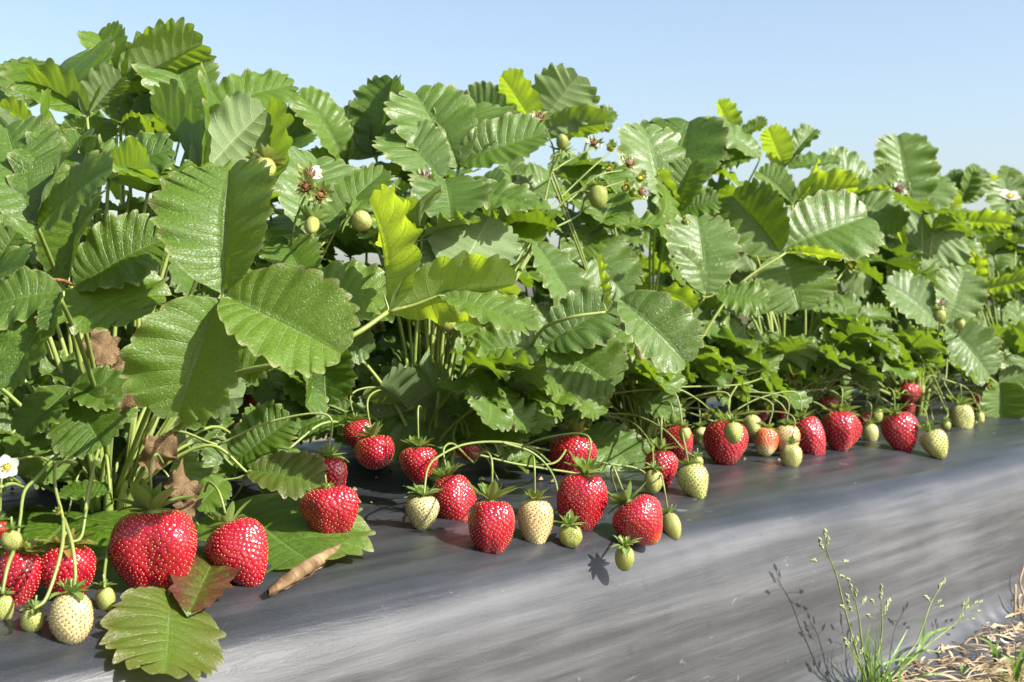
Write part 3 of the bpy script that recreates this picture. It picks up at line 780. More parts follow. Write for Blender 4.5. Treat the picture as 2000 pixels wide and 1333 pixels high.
H(1690, 560, .86, [(1690,558, 1762,478,.02,1.0,(-.5,.3,.8),0,0,.2,.2), (1685,560, 1655,480,.02,.9,(-.3,.3,.9),0,.15,.2,.2), (1690,560,1700,620,-.02,.9,(-.3,.5,.8),0,0,.2,.2)])
H(1862, 436, .98, [(1860,432, 1845,368,.0,.8,(.5,.3,-.8),.75,0,.3,.2), (1866,432, 1972,440,.0,.62,(.15,.7,-.65),.55,0,.2,.2)])
H(1975, 440, 1.02, [(1975,434, 1962,352,.0,1.15,(.2,.25,.95),.05,.6,.12,.2), (1975,436,2020,400,.0,.9,(.2,.4,.9),.05,.6,.12,.2)])
H(1875, 400, 1.12, [(1874,395, 1882,334,.0,1.1,(-.2,.3,.9),.1,0,.2,.2), (1880,395, 1915,330,.0,.9,(.5,.3,.8),.2,.5,.2,.2), (1875,395,1850,345,.0,.9,(-.3,.3,.9),0,0,.2,.2)])
H(1960, 370, 1.2, [(1960,368, 1972,328,.0,1.1,(0,.4,.9),.3,0,.2,.2), (1960,368, 1998,345,.0,.9,(0,.4,.9),.4,0,.2,.2), (1955,370,1925,345,0,.9,(.4,.4,-.8),.6,0,.2,.2)])
H(1900, 500, .92, [(1898,498, 1868,438,.0,.6,(.5,.4,.8),.1,.5,.2,.2), (1905,505, 1985,470,.0,.6,(.1,.7,-.6),.6,0,.2,.2), (1900,505, 1930,540,-.02,.8,(.0,.6,.8),.1,.2,.2,.2)])
H(1910, 570, .86, [(1908,568, 1905,490,.0,.62,(.6,.2,-.78),.75,0,.3,.2), (1912,570, 2020,545,.0,.62,(.2,.7,-.65),.55,0,.2,.2)])
# --- grey glossy trio
H(1842, 636, .72, [(1833,632, 1733,556,.0,.80,(.12,.50,.87),.05,.4,.14,.25), (1850,628, 1884,532,.02,.92,(.15,.35,.93),.05,.4,.14,.2), (1850,640, 1932,732,-.01,.88,(.05,.48,.88),.0,.3,.22,.3)], r=.9)
H(2012, 655, .78, [(2010,652, 1985,760,-.01,.8,(.2,.5,.85),.1,.4,.15,.3), (2010,650, 1965,600,.0,.8,(.2,.5,.8),.1,.3,.2,.3)])
H(1952, 752, .74, [(1951,750, 1955,818,-.01,1.6,(-.05,.5,.9),0,.3,.4,.3), (1953,748, 2000,730,.0,.9,(0,.5,.9),0,.2,.2,.3)])
H(1676, 632, .78, [(1678,628, 1722,704,-.01,1.15,(.1,.55,.85),.0,.4,.1,.3), (1660,620, 1603,604,.0,.6,(.1,.75,.6),.1,.2,.3,.3), (1680,620,1740,620,.02,.7,(-.3,.5,.7),0,0,.2,.3)])
H(1664, 716, .80, [(1665,716, 1706,768,-.01,.75,(.15,.55,.85),.1,.15,.2,.2)])
H(1490, 722, .74, [(1490,720, 1318,744,.0,.42,(-.1,.85,.5),0,.05,.35,.2)])
H(1320, 640, .88, [(1320,640, 1340,580,.0,.9,(-.2,.3,.9),0,0,.2,.2),(1320,640,1290,600,.0,.9,(-.2,.3,.9),0,0,.2,.2)])
# --- low front leaves
H(908, 858, .80, [(905,850, 714,792,.0,.92,(-.1,.50,.86),.0,.05,.05,.3), (922,848, 1044,806,.0,.86,(.05,.62,.80),.15,.05,.2,.35), (905,850, 898,772,.02,.7,(.2,.6,.8),.0,.3,.3,.3)], r=.8)
H(456, 912, .79, [(456,906, 566,822,.0,.88,(-.20,.50,.85),.0,.1,.2,.25)], r=.8)
H(486, 926, .745, [(488,920, 626,946,-.01,.74,(.1,.72,.68),.2,.05,.18,.4,.35), (440,938, 384,992,-.015,.95,(.1,.65,.75),.3,.05,.15,.3), (446,990, 612,1098,(.010,.005),.80,(.08,.82,.55),.05,.25,.06,.10)], r=.8)
H(640, 655, .86, [(640,660, 638,788,-.02,1.05,(-.3,.4,.85),0,0,.2,.3), (640,655, 560,700,.0,.9,(-.3,.5,.8),0,0,.2,.3), (640,655,720,690,.0,.9,(-.3,.5,.8),0,0,.2,.3)])
H(688, 800, .88, [(688,800, 580,840,-.01,.85,(-.2,.6,.8),0,0,.2,.3), (690,800, 690,868,-.02,.9,(-.2,.6,.8),0,0,.2,.3), (692,798, 740,760,.02,.8,(-.2,.6,.8),0,0,.2,.3)])
H(140, 760, .76, [(142,756, 238,780,-.01,.85,(-.1,.7,.7),0,0,.2,.3), (136,760, 50,848,-.02,.95,(-.3,.6,.75),0,0,.2,.3), (142,764, 200,872,-.02,.95,(-.3,.55,.8),0,0,.2,.3)])
H(215, 960, .76, [(225,1000, 60,1100,(.005,.005),.95,(-.1,.93,.3),0,0,.05,.2), (215,960, 120,960,.0,.8,(-.1,.9,.35),0,0,.05,.2)], r=.8)
H(1150, 832, .80, [(1150,838, 1242,918,-.02,1.0,(.1,.75,.7),.05,.25,.12,.3), (1120,742, 1130,832,-.02,.82,(-.2,.5,.85),0,.05,.2,.3)], r=.8)
H(1215, 762, .80, [(1216,762, 1328,818,-.01,.5,(.1,.7,.75),.05,.25,.2,.3), (1195,745, 1300,700,.0,.6,(.15,.7,.7),.05,.35,.2,.3), (1200,750,1150,720,.0,.8,(.1,.6,.8),0,.3,.2,.3)], r=.8)
H(1490, 730, .84, [(1492,728, 1532,798,-.02,1.1,(-.1,.5,.85),0,.15,.2,.3)], r=.8)
H(1400, 700, .88, [(1400,700, 1440,650,0,.8,(0,.4,.9),.1,.1,.2,.3), (1400,705,1380,760,-.02,.8,(0,.5,.85),0,.1,.2,.3)], r=.8)
H(980, 700, .9, [(980,700, 900,660,0,.9,(-.3,.4,.9),0,0,.2,.3), (980,700,1000,780,-.02,.9,(-.3,.5,.85),0,0,.2,.3)])
H(820, 690, .95, [(820,690, 770,640,0,.9,(-.3,.4,.9),0,0,.2,.3), (820,690,760,740,-.02,.9,(-.3,.5,.85),0,0,.2,.3)])
# the leaf hanging over the shoulder below the biggest berry
H(335, 1120, .655, [(330,1158, 322,1314,(.006,.016),.74,(.45,.50,.66),.35,.1,.0,.20,.38), (368,1200, 428,1075,(.008,.012),.40,(.2,.6,.7),.0,.0,.25,.25,1.0)], via=[(330,1000,.76),(345,1040,.72)], r=.8)

for hi, (ax, ay, Y, lets, via, row, r) in enumerate(HL):
    A = P(ax, ay, Y); D0 = proj(A)[2]
    out = []
    for li, L_ in enumerate(lets):
        bx, by, tx, ty, dY, wd, hn, yg, pl, fold, curl = L_[:11]; fold = fold * 1.7 + .03; red = L_[11] if len(L_) > 11 else 0.0
        if isinstance(dY, tuple): B = on_bed(bx, by, dY[0]); T = on_bed(tx, ty, dY[1]); fold = fold * .6
        else: B = PD(bx, by, D0); T = PD(tx, ty, D0 + dY * 1.2)
        sd = hi * 10 + li
        big = (T - B).length > .04
        if hn[2] < 0 and hn[0] >= 0: hn = (hn[0] + .35, hn[1] + .15, hn[2] * .7)
        me = leaflet_mesh("leaflet", w=wd, fold=fold, curl=curl, cup=.10 + .1 * math.sin(sd), ripple=.05 + .02 * math.cos(sd * 2.1),
                          teeth=10 + sd % 3, seed=sd, cols=10 if big else 7, sub=7 if big else 5, asym=.08 * math.sin(sd * 1.7), twist=.25 * math.sin(sd * 2.3),
                          deep=1.0 + .25 * math.sin(sd * 3.3), quilt=1.0 + .3 * math.sin(sd * .9))
        out.append((me, B, T, hint(*hn), (yg, pl, red)))
    pl_ = nearest_plant(A + Vector((0, .12 if Y < .86 else 0.0, 0)), row if row is not None else (0 if Y < .93 else 1))
    v = None if via is None else [P(*q) for q in via]
    add_leaf(pl_, A, out, v, r)

# ------------------------------------------------------------------ the rest of the foliage
SX = [-200, 0, 60, 130, 180, 250, 300, 390, 420, 480, 560, 590, 640, 700, 760, 800, 900, 970, 1050, 1130, 1190, 1215, 1240, 1300, 1400, 1480, 1580, 1650, 1740, 1800, 1850, 1930, 2000, 2200]
SY = [150, 180, 160, 150, 110, 110, 110, 150, 190, 190, 210, 270, 270, 230, 230, 230, 230, 215, 200, 220, 270, 350, 320, 270, 260, 250, 310, 345, 340, 330, 370, 360, 355, 350]
def sil(px): return float(np.interp(px, SX, SY))
VAR = [leaflet_mesh("leaflet", w=.86 + .035 * (i % 6), fold=.28 + .09 * (i % 5), curl=.1 + .12 * (i % 7), cup=.1 + .03 * (i % 4), ripple=.06 + .025 * (i % 4), teeth=9 + i % 3, quilt=.6 + .15 * (i % 5),
                    seed=100 + i, cols=6, sub=5, asym=.1 * math.sin(i), twist=.55 * math.sin(i * 2.2), deep=1.1) for i in range(28)]
rf = random.Random(21)
def filler(plant, n, zlo, zhi, ok, young_glow=.15, size=(.045, .070), face=0):
    c = plant["p"]; made = 0; tries = 0
    while made < n and tries < n * 14:
        tries += 1
        a = rf.uniform(0, 2 * math.pi); rad = rf.uniform(.02, .15) if zhi > .32 else rf.uniform(.05, .21)
        z = rf.uniform(zlo, zhi)
        A = Vector((c.x + math.cos(a) * rad, c.y + math.sin(a) * rad * .8, z))
        outd = Vector((math.cos(a), math.sin(a), rf.uniform(-.35, .45))).normalized()
        up = (Vector((0, 0, 1)) + SUN * .5 + Vector((rf.uniform(-.5, .5), rf.uniform(-.5, .5), 0))).normalized()
        if rf.random() < .22: up = (Vector((rf.uniform(-.8, .8), rf.uniform(-.8, .8), .25))).normalized()
        up = (up + Vector((.5, -1, .1)) * face).normalized()
        side = outd.cross(up).normalized()
        L = rf.uniform(*size)
        lets = []
        good = True
        yg = max(0, min(1, rf.gauss(young_glow, .18))); pl = max(0, min(.6, rf.gauss(.12, .12)))
        for k, (s, l) in enumerate(((0, 1.0), (1, .92), (-1, .92))):
            d = outd if s == 0 else (outd * .32 + side * s * .95 + up * rf.uniform(-.1, .25)).normalized()
            d = (d + Vector((0, 0, rf.uniform(-.25, .1)))).normalized()
            base = A + (outd * .006 if s == 0 else Vector((0, 0, 0)))
            tip = base + d * L * l
            nn = (up + side * s * -.25 + Vector((rf.uniform(-.2, .2), rf.uniform(-.2, .2), 0))).normalized()
            if not ok(A, tip): good = False; break
            lets.append((rf.choice(VAR), base, tip, nn, (yg, pl, 0)))
        if not good: continue
        add_leaf(plant, A, lets, r=.95); made += 1
def ok_back(A, tip):
    for q in (A, tip, A.lerp(tip, .5)):
        px, py, z = proj(q)
        if z > .2 and -250 < px < 2150 and py < sil(px) + 14: return False
        if q.z < zb(min(q.y, 1.3)) + .02: return False
    return True
def ok_front(A, tip):
    for q in (A, tip):
        px, py, z = proj(q)
        if z > .2 and -250 < px < 2150 and py < sil(px) + 45: return False
        if -50 < px < 2050 and q.y < .745: return False
        if q.y < .70: return False
        if -50 < px < 2050 and q.y < .80 and q.z < .27: return False
        if q.z < zb(q.y) + .012: return False
    return True
for q in PLANTS:
    if q["row"] == 1:
        filler(q, 20, .34, .54, ok_back, .28)
        filler(q, 12, .28, .42, ok_back, .05, (.055, .08), face=.6)
        filler(q, 20, .215, .31, ok_back, .05, (.055, .08), face=.8)
    else:
        filler(q, 13, .30, .50, ok_front, .15)
        filler(q, 7, .225, .33, ok_front, .0, (.035, .055))

# low leaves deep between the stalks, and small ones along the front of the row
def low_leaf(A, L, face, yg, terminal):
    pl = nearest_plant(A, 1 if A.y > .97 else 0)
    if pl is None: return
    up = (face + Vector((rf.uniform(-.45, .45), rf.uniform(-.3, .3), rf.uniform(-.2, .5)))).normalized()
    outd = (terminal + Vector((rf.uniform(-.6, .6), 0, rf.uniform(-.4, .5)))).normalized(); side = outd.cross(up).normalized()
    lets = []
    for s, l in ((0, 1.0), (1, .9), (-1, .9)):
        d = outd if s == 0 else (outd * .35 + side * s).normalized()
        T = A + d * L * l
        if T.z < zb(min(T.y, 1.3)) + .006: T.z = zb(min(T.y, 1.3)) + .006
        lets.append((rf.choice(VAR), A, T, up, (yg, .05, 0)))
    add_leaf(pl, A, lets, r=.8)
for q in PLANTS: q["n"] = 0
x = .25
while x < 3.25:
    low_leaf(Vector((x, rf.uniform(1.14, 1.26), rf.uniform(.245, .30))), rf.uniform(.05, .07), Vector((.3, -1, .4)), .05, Vector((0, -.2, -.6))); x += .032
x = .22
while x < 2.6:
    low_leaf(Vector((x, rf.uniform(.88, 1.00), rf.uniform(.235, .30))), rf.uniform(.04, .06), Vector((.3, -1, .5)), .05, Vector((0, -.2, -.5))); x += .034
for k in range(34):
    px = rf.uniform(900, 1990); lo = np.interp(px, [600, 800, 1100, 1400, 1700, 1950], [800, 800, 780, 755, 738, 712])
    A = P(px, lo - rf.uniform(0, 90), rf.uniform(.73, .82)); T = rf.uniform(.042, .064)
    if A.z < zb(A.y) + .02: continue
    low_leaf(A, T, Vector((.3, -.6, 1.0)), rf.uniform(0, .25), Vector((rf.uniform(-1, 1), -.5, -.1)))

for (px, py, Y, L) in ((560, 880, .84, .05), (640, 845, .90, .05), (770, 850, .92, .05), (1010, 850, .84, .04), (985, 905, .80, .03), (1060, 800, .86, .045), (1210, 880, .80, .035), (330, 870, .86, .045), (80, 880, .84, .05), (20, 850, .82, .05), (480, 870, .86, .045)):
    low_leaf(P(px, py, Y), L, Vector((.2, -.7, .8)), .05, Vector((rf.uniform(-.8, .8), -.3, -.2)))

# ------------------------------------------------------------------ strawberries
NODES = []
def calyx(parent, top, axis, W, seed, young_glow, origin, wither=0.0, big=1.0, lift=.35):
    rs = random.Random(seed); g = Geo()
    a0 = axis.orthogonal().normalized(); b0 = axis.cross(a0)
    n = rs.randint(8, 11)
    up = -axis
    # receptacle collar
    V, F = tube([top + axis * W * .05, top + up * W * .02, top + up * W * .07], W * .13, W * .045, 9); g.add(V, F, 0, .9)
    for ring, (k, ls, el) in enumerate(((n, .50, lift + .25), (n - 2, .36, lift + .8))):
        for i in range(k):
            an = 2 * math.pi * (i + .5 * ring) / k + rs.uniform(-.25, .25)
            rad = a0 * math.cos(an) + b0 * math.sin(an)
            e = el + rs.uniform(-.35, .35)
            d = rad * math.cos(e) + up * math.sin(e)
            nn = up * math.cos(e) - rad * math.sin(e)
            L = W * ls * rs.uniform(.8, 1.2) * big
            blade(g, top + rad * W * .06 + up * W * .03, d, nn, L, L * rs.uniform(.34, .46), curl=rs.uniform(-.5, .8), fold=.35, n=6, a0=.75, a1=rs.uniform(0, .5), shape=.8)
    o = g.build("calyx", [M_SEPAL], parent, origin); o.color = (0, 0, wither, 1)
    return o

def berry(cx, cy, wp, hp, ang, shape, ripe, label, tip=.0, lobes=.3, Y=None, pitch=.0, split=0.0, node=None, stub=False, wither=0.0, group=None, cat="strawberry", big=.9, lift=.15, pull=0.0):
    if Y is None:
        D = 1.0
        for _ in range(4):
            p = on_bed(cx, cy, wp * D / 2500 * .44); D = proj(p)[2]
    else:
        p = P(cx, cy, Y); D = proj(p)[2]
    s = D / 2500; rr_ = random.Random(int(cx))
    if not stub and not pitch: pitch = rr_.uniform(.0, .32); ang = ang + rr_.uniform(-9, 9)
    a = R(ang)
    ax2 = rv * math.sin(a) - upv * math.cos(a)
    axis = (ax2 * math.cos(pitch) - fw * math.sin(pitch)).normalized()        # pitch > 0: tip towards the camera
    W = wp * s; Hh = hp * s / max(.75, math.cos(pitch))
    seed = int(cx * 7 + cy)
    e = empty("strawberry", p)
    tag(e, label, cat, group)
    sp = .0028 if ripe > .5 else .0025
    sp = max(sp, 7.2 * s); sp = min(sp, W / (9.5 if ripe > .5 else 8.5))
    res = max(.00055, .85 * s)
    me = fruit_mesh("fruit", W * 1.0, Hh, seed, shape, ripe, tip, lobes, spacing=sp, res=res, split=split)
    f = link("fruit", me, e)
    z = -axis; 
    x = (rv - z * rv.dot(z)).normalized(); y = z.cross(x)
    f.matrix_basis = Matrix((x, y, z)).transposed().to_4x4()
    top = p - axis * (Hh * .44)
    calyx(e, top, axis, W if W > .02 else W * 1.25, seed, ripe, p, wither, big, lift * .6)
    # its own stalk
    g = Geo(); rs = random.Random(seed)
    t0 = top - axis * W * .05
    r0 = .0006 + .0002 * min(1, W / .04)
    if stub:
        pts = [t0, t0 - axis * .006 + Vector((0, 0, .001))] 
        V, F = tube(smooth_path(pts, 3), r0, r0 * .9, 6); g.add(V, F, 0, .8)
    else:
        pl = nearest_plant(p + Vector((0, .08, 0)), 0 if p.y < .9 else 1)
        if node is not None: nd = P(*node)
        else:
            c = pl["p"] + Vector((0, 0, .03)); d = c - p
            nd = p + d * .5; nd.z = max(p.z + .022 + rs.uniform(0, .012), zb(nd.y) + .018)
            for q in NODES:
                if (q - nd).length < .035: nd = q; break
            else:
                NODES.append(nd)
                gg = Geo(); m = nd.lerp(pl["p"], .5); m.z = max(m.z, nd.z) + .008
                V, F = tube(smooth_path([pl["p"] + Vector((0, -.006, .012)), m, nd], 7), .0013, .0009, 7); gg.add(V, F, 0, rs.random())
                gg.build("fruit_stalk", [M_STEM2], pl["o"], pl["o"].location)
        k = min(.03, (nd - t0).length * .45)
        pts = [t0, t0 - axis * k * .6 + Vector((0, 0, k * .35)), (t0 - axis * k).lerp(nd, .5) + Vector((0, 0, .006)), nd]
        V, F = tube(smooth_path(pts, 7), r0, r0 * 1.15, 7); g.add(V, F, 0, .8)
    g.build("stalk", [M_STEM2], e, p)
    return e

RG = "ripe red strawberries lying on the plastic"; GG = "unripe pale green strawberries by the bed edge"; UG = "green strawberries held up among the leaves"; HG = "red strawberries half hidden under the leaves"
berry(303, 1080, 172, 176, 4, 'block', .98, "biggest red strawberry, broad and lobed with a notched pale tip, in front", tip=.55, lobes=.6, pitch=.02, split=.07, group=RG, node=(318, 905, .70), lift=.75, big=.95)
berry(472, 1084, 122, 136, 28, 'wedge', 1.0, "smooth red strawberry just right of the biggest one, tip pointing down right", lobes=.15, pitch=.25, group=RG, node=(400, 960, .70), wither=.1)
berry(32, 1135, 96, 132, -14, 'long', .92, "red strawberry cut by the left edge of the picture, paling towards its tip", tip=.45, lobes=.2, group=RG, stub=True, wither=.9)
berry(131, 1122, 112, 122, 2, 'cone', .98, "red strawberry behind two thin stalks at the left, above the round white one", lobes=.3, group=RG, stub=True, wither=.9)
berry(640, 935, 88, 92, 0, 'block', .99, "red strawberry touching the top of another, its upper half shaded by a leaf", lobes=.5, group=RG, Y=.715)
berry(645, 1002, 114, 112, 8, 'block', 1.0, "knobbly red strawberry on the plastic right of the dried curled leaf", lobes=.9, group=RG, Y=.682, big=.25, lift=-.3, stub=True)
berry(139, 1208, 92, 104, 2, 'ball', .42, "large white unripe strawberry with brown dots at the lower left", lobes=.1, group=GG, stub=True, pitch=.1)
berry(63, 1213, 50, 50, -10, 'ball', .14, "small round green strawberry between the white one and the left edge", lobes=.1, group=GG, stub=True)
berry(206, 1172, 40, 54, 5, 'ball', .12, "small green strawberry in shade right of the white one", lobes=.1, group=GG, stub=True)
berry(6, 1190, 44, 60, 0, 'ball', .16, "green strawberry cut by the left edge below the pale-tipped red one", group=GG, stub=True)
berry(22, 1056, 46, 42, 0, 'ball', .12, "small green strawberry on top of the red one at the left edge", Y=.655, group=GG, stub=True)
berry(-4, 1040, 40, 50, 0, 'cone', .95, "sliver of a red strawberry at the left edge, behind the small green one", Y=.70, group=RG)
# shaded ones behind
berry(700, 848, 62, 56, 20, 'block', .97, "red strawberry in deep shade with a bright streak on top", Y=.83, group=HG)
berry(733, 884, 84, 66, 10, 'block', .97, "dark red strawberry in shade right of the double red ones", Y=.79, group=HG)
berry(818, 908, 78, 74, 5, 'cone', .97, "red strawberry half shaded beneath the broad low leaf", Y=.745, group=HG)
berry(504, 788, 50, 48, 30, 'cone', .97, "dark red strawberry deep in shade behind the leaf stalks", Y=.93, group=HG)
berry(915, 880, 54, 40, 0, 'cone', .95, "red strawberry mostly hidden behind the small sunlit leaf", Y=.79, group=HG)
berry(795, 724, 42, 36, 0, 'cone', .50, "pale pinkish strawberry deep among the leaf stalks", Y=.96, tip=0, group=HG)
# middle cluster
berry(825, 1003, 66, 74, 0, 'cone', .36, "creamy green-white strawberry at the left end of the middle cluster", lobes=.05, group=GG, stub=True, big=1.2)
berry(889, 986, 88, 122, 10, 'long', .93, "long red strawberry with a pale tip, behind the creamy one", tip=.6, lobes=.5, group=RG, node=(905, 885, .73), Y=.70)
berry(960, 1031, 99, 112, 6, 'block', 1.0, "red strawberry with a creased tip in the middle cluster, sepals standing up", lobes=.4, group=RG, node=(925, 905, .70), split=.04, lift=.7, big=1.15)
berry(1046, 1024, 72, 98, -4, 'cone', .47, "pinkish cream strawberry tapering to a point between two red ones", tip=.12, lobes=.05, group=GG, node=(1030, 915, .72), lift=.6, wither=.3)
berry(1117, 895, 98, 92, 0, 'cone', .98, "red strawberry standing behind and above the square shouldered one", lobes=.3, group=RG, Y=.775, lift=.8, wither=.4)
berry(1136, 982, 108, 120, -3, 'block', 1.0, "big square-shouldered red strawberry right of the pinkish cream one", lobes=.4, group=RG, lift=.6)
berry(1115, 1048, 48, 46, 5, 'ball', .12, "small green strawberry hanging by a curved stalk before the square one", group=GG, stub=True, big=1.2)
berry(1252, 1020, 104, 100, 34, 'cone', .98, "red strawberry with a pale pointed tip at lower right of the middle cluster", tip=.40, lobes=.1, group=RG, node=(1205, 965, .70), pitch=.15)
berry(1313, 1028, 38, 54, 8, 'ball', .15, "small green strawberry tucked behind the pale pointed red tip", group=GG, node=(1290, 960, .70))
berry(1220, 1091, 41, 50, -4, 'ball', .08, "lone small green strawberry hanging over the edge of the plastic", group=GG, stub=True, big=1.3, Y=.568)
# right cluster
berry(1291, 920, 68, 84, 0, 'cone', .98, "red strawberry whose narrow tip shows below a small green one", group=RG, lobes=.3, node=(1300, 850, .76), lift=.6)
berry(1301, 958, 32, 34, 0, 'cone', .96, "tiny red lobe at the tip of the narrow red fruit", group=RG, stub=True) if False else None
berry(1276, 940, 41, 50, -5, 'ball', .17, "green strawberry in front of the narrow tipped red one", Y=.665, group=GG, stub=True)
berry(1326, 868, 64, 76, 4, 'cone', .98, "red strawberry with a small green one over its top right", group=RG, lobes=.3, Y=.735, lift=.6)
berry(1337, 848, 26, 30, 0, 'ball', .12, "tiny green strawberry over the top right of a red one", Y=.70, group=GG, stub=True)
berry(1357, 943, 60, 72, 18, 'cone', .22, "green strawberry with tip pointing right, alone on the plastic", group=GG, node=(1345, 895, .72))
berry(1362, 903, 26, 26, 0, 'ball', .08, "tiny green strawberry above the green one that points right", Y=.69, group=GG, stub=True)
berry(1418, 866, 90, 88, 4, 'block', 1.0, "round dark red strawberry with a green one lying on its face", lobes=.3, group=RG)
berry(1432, 845, 40, 46, 5, 'ball', .15, "green strawberry lying on the face of the round dark red one", Y=.675, group=GG, stub=True)
berry(1470, 832, 40, 44, 8, 'ball', .20, "green strawberry right of the round dark red one, higher on the bed", Y=.74, group=GG)
berry(1368, 852, 34, 40, 0, 'ball', .25, "pale green strawberry in shade left of the round dark red one", Y=.77, group=GG)
berry(1496, 864, 52, 56, -5, 'block', .62, "half ripe strawberry, red on top and green below", tip=.45, Y=.725, group=RG, lobes=.2)
berry(1487, 812, 34, 26, 0, 'cone', .97, "red strawberry glimpsed above the half ripe one", Y=.80, group=HG)
berry(1528, 808, 30, 24, 0, 'cone', .97, "small red strawberry patch under the hanging blossoms", Y=.80, group=HG)
berry(1538, 862, 50, 68, 0, 'cone', .50, "cream and pink strawberry behind the green one", Y=.71, group=GG, tip=.1)
berry(1545, 892, 44, 52, 2, 'ball', .24, "green strawberry in front of the cream and pink one", group=GG, lift=.8)
berry(1583, 857, 68, 92, 14, 'long', 1.0, "long upright red strawberry with a deep crease, touching the broad one", lobes=.6, group=RG, split=.03)
berry(1642, 845, 80, 80, -4, 'wedge', 1.0, "broad red strawberry with a narrow bumpy tip, third from the right", lobes=.9, group=RG)
berry(1617, 792, 46, 34, 0, 'cone', .97, "red strawberry behind the broad bumpy one", Y=.80, group=HG)
berry(1690, 820, 28, 32, 0, 'cone', .97, "red strawberry in the gap behind two small green ones", Y=.80, group=HG)
berry(1700, 847, 34, 42, 0, 'ball', .26, "pale green strawberry between two large red ones", group=GG)
berry(1712, 812, 27, 28, 0, 'ball', .12, "small green strawberry above the pale green one", Y=.74, group=GG)
berry(1760, 846, 76, 84, 14, 'cone', 1.0, "dark red conical strawberry, last large one on the right", lobes=.2, group=RG)
berry(1828, 869, 54, 60, 22, 'cone', .24, "green strawberry on the shoulder of the plastic right of the last large red one", group=GG, lift=.8)
berry(1853, 855, 22, 30, 0, 'ball', .2, "small green strawberry behind the green one at the shoulder", Y=.73, group=GG)
berry(1848, 832, 20, 20, 0, 'ball', .08, "tiny green strawberry above the shoulder one", Y=.71, group=GG, stub=True)
berry(1880, 821, 47, 62, 0, 'block', .26, "large pale green strawberry hanging at the right, below a star of sepals", group=GG, Y=.715, big=1.3)
berry(1912, 818, 24, 30, 0, 'ball', .2, "upper of two small green strawberries at the right end", Y=.73, group=GG)
berry(1912, 846, 26, 30, 0, 'ball', .2, "lower of two small green strawberries at the right end", Y=.72, group=GG)
berry(1906, 790, 40, 38, 0, 'cone', .97, "red strawberry at the right end above the two small green ones", Y=.77, group=HG)
berry(1776, 768, 50, 40, 0, 'block', .93, "orange-red strawberry high behind the last large red one", Y=.82, group=HG)
berry(1770, 800, 40, 32, 0, 'cone', .97, "red strawberry below the orange-red one, in shade", Y=.83, group=HG)
berry(1775, 664, 26, 38, 20, 'cone', .85, "red strawberry peeping through leaves left of the grey trio of leaflets", Y=.92, group=HG)
berry(1280, 813, 56, 30, 0, 'cone', .97, "dark red strawberry in shade behind the curving stalks", Y=.85, group=HG)
# held up among the leaves
berry(517, 329, 46, 40, 10, 'ball', .11, "green berry with ragged sepals at the top of the big sunlit leaf", Y=.77, group=UG, stub=True, lift=-.1, wither=.4, big=1.5, pitch=.9)
berry(609, 441, 32, 40, 5, 'ball', .09, "small yellow-green berry wrapped in sepals right of the big sunlit leaf", Y=.70, group=UG, stub=True, lift=-.2, big=1.7, pitch=1.0)
berry(706, 432, 44, 42, 60, 'ball', .13, "green berry lying sideways in big sepals beside the yellow folded leaf", Y=.74, group=UG, stub=True, lift=-.3, big=1.7)
berry(1168, 384, 42, 48, 6, 'ball', .05, "olive green berry hanging from the tall truss", Y=.80, group=UG, stub=True, big=1.0, pitch=.1)
berry(1098, 277, 27, 27, 190, 'ball', .06, "olive berry standing at the top of the tall truss", Y=.82, group=UG, stub=True, lift=-.5, big=1.7, pitch=.5)
berry(1219, 509, 28, 22, -60, 'ball', .17, "small yellow berry in the shade right of the glossy leaves", Y=.84, group=UG, stub=True)
berry(1425, 663, 44, 40, 0, 'ball', .1, "shaded green berry among the stalks of the middle right plant", Y=.86, group=UG)
berry(1250, 690, 24, 30, 5, 'cone', .3, "small cream berry hanging by a thin stalk below the folded dark leaf", Y=.69, group=UG, stub=True)
berry(870, 631, 42, 34, 0, 'ball', .06, "dark green berry in the shadow under the yellow folded leaf", Y=.80, group=UG, stub=True)
berry(1835, 617, 26, 26, 0, 'ball', .1, "left one of two green berries on the grey glossy leaflets", Y=.685, group=UG, stub=True)
berry(1874, 633, 24, 22, 0, 'ball', .1, "right one of two green berries on the grey glossy leaflets", Y=.68, group=UG, stub=True)

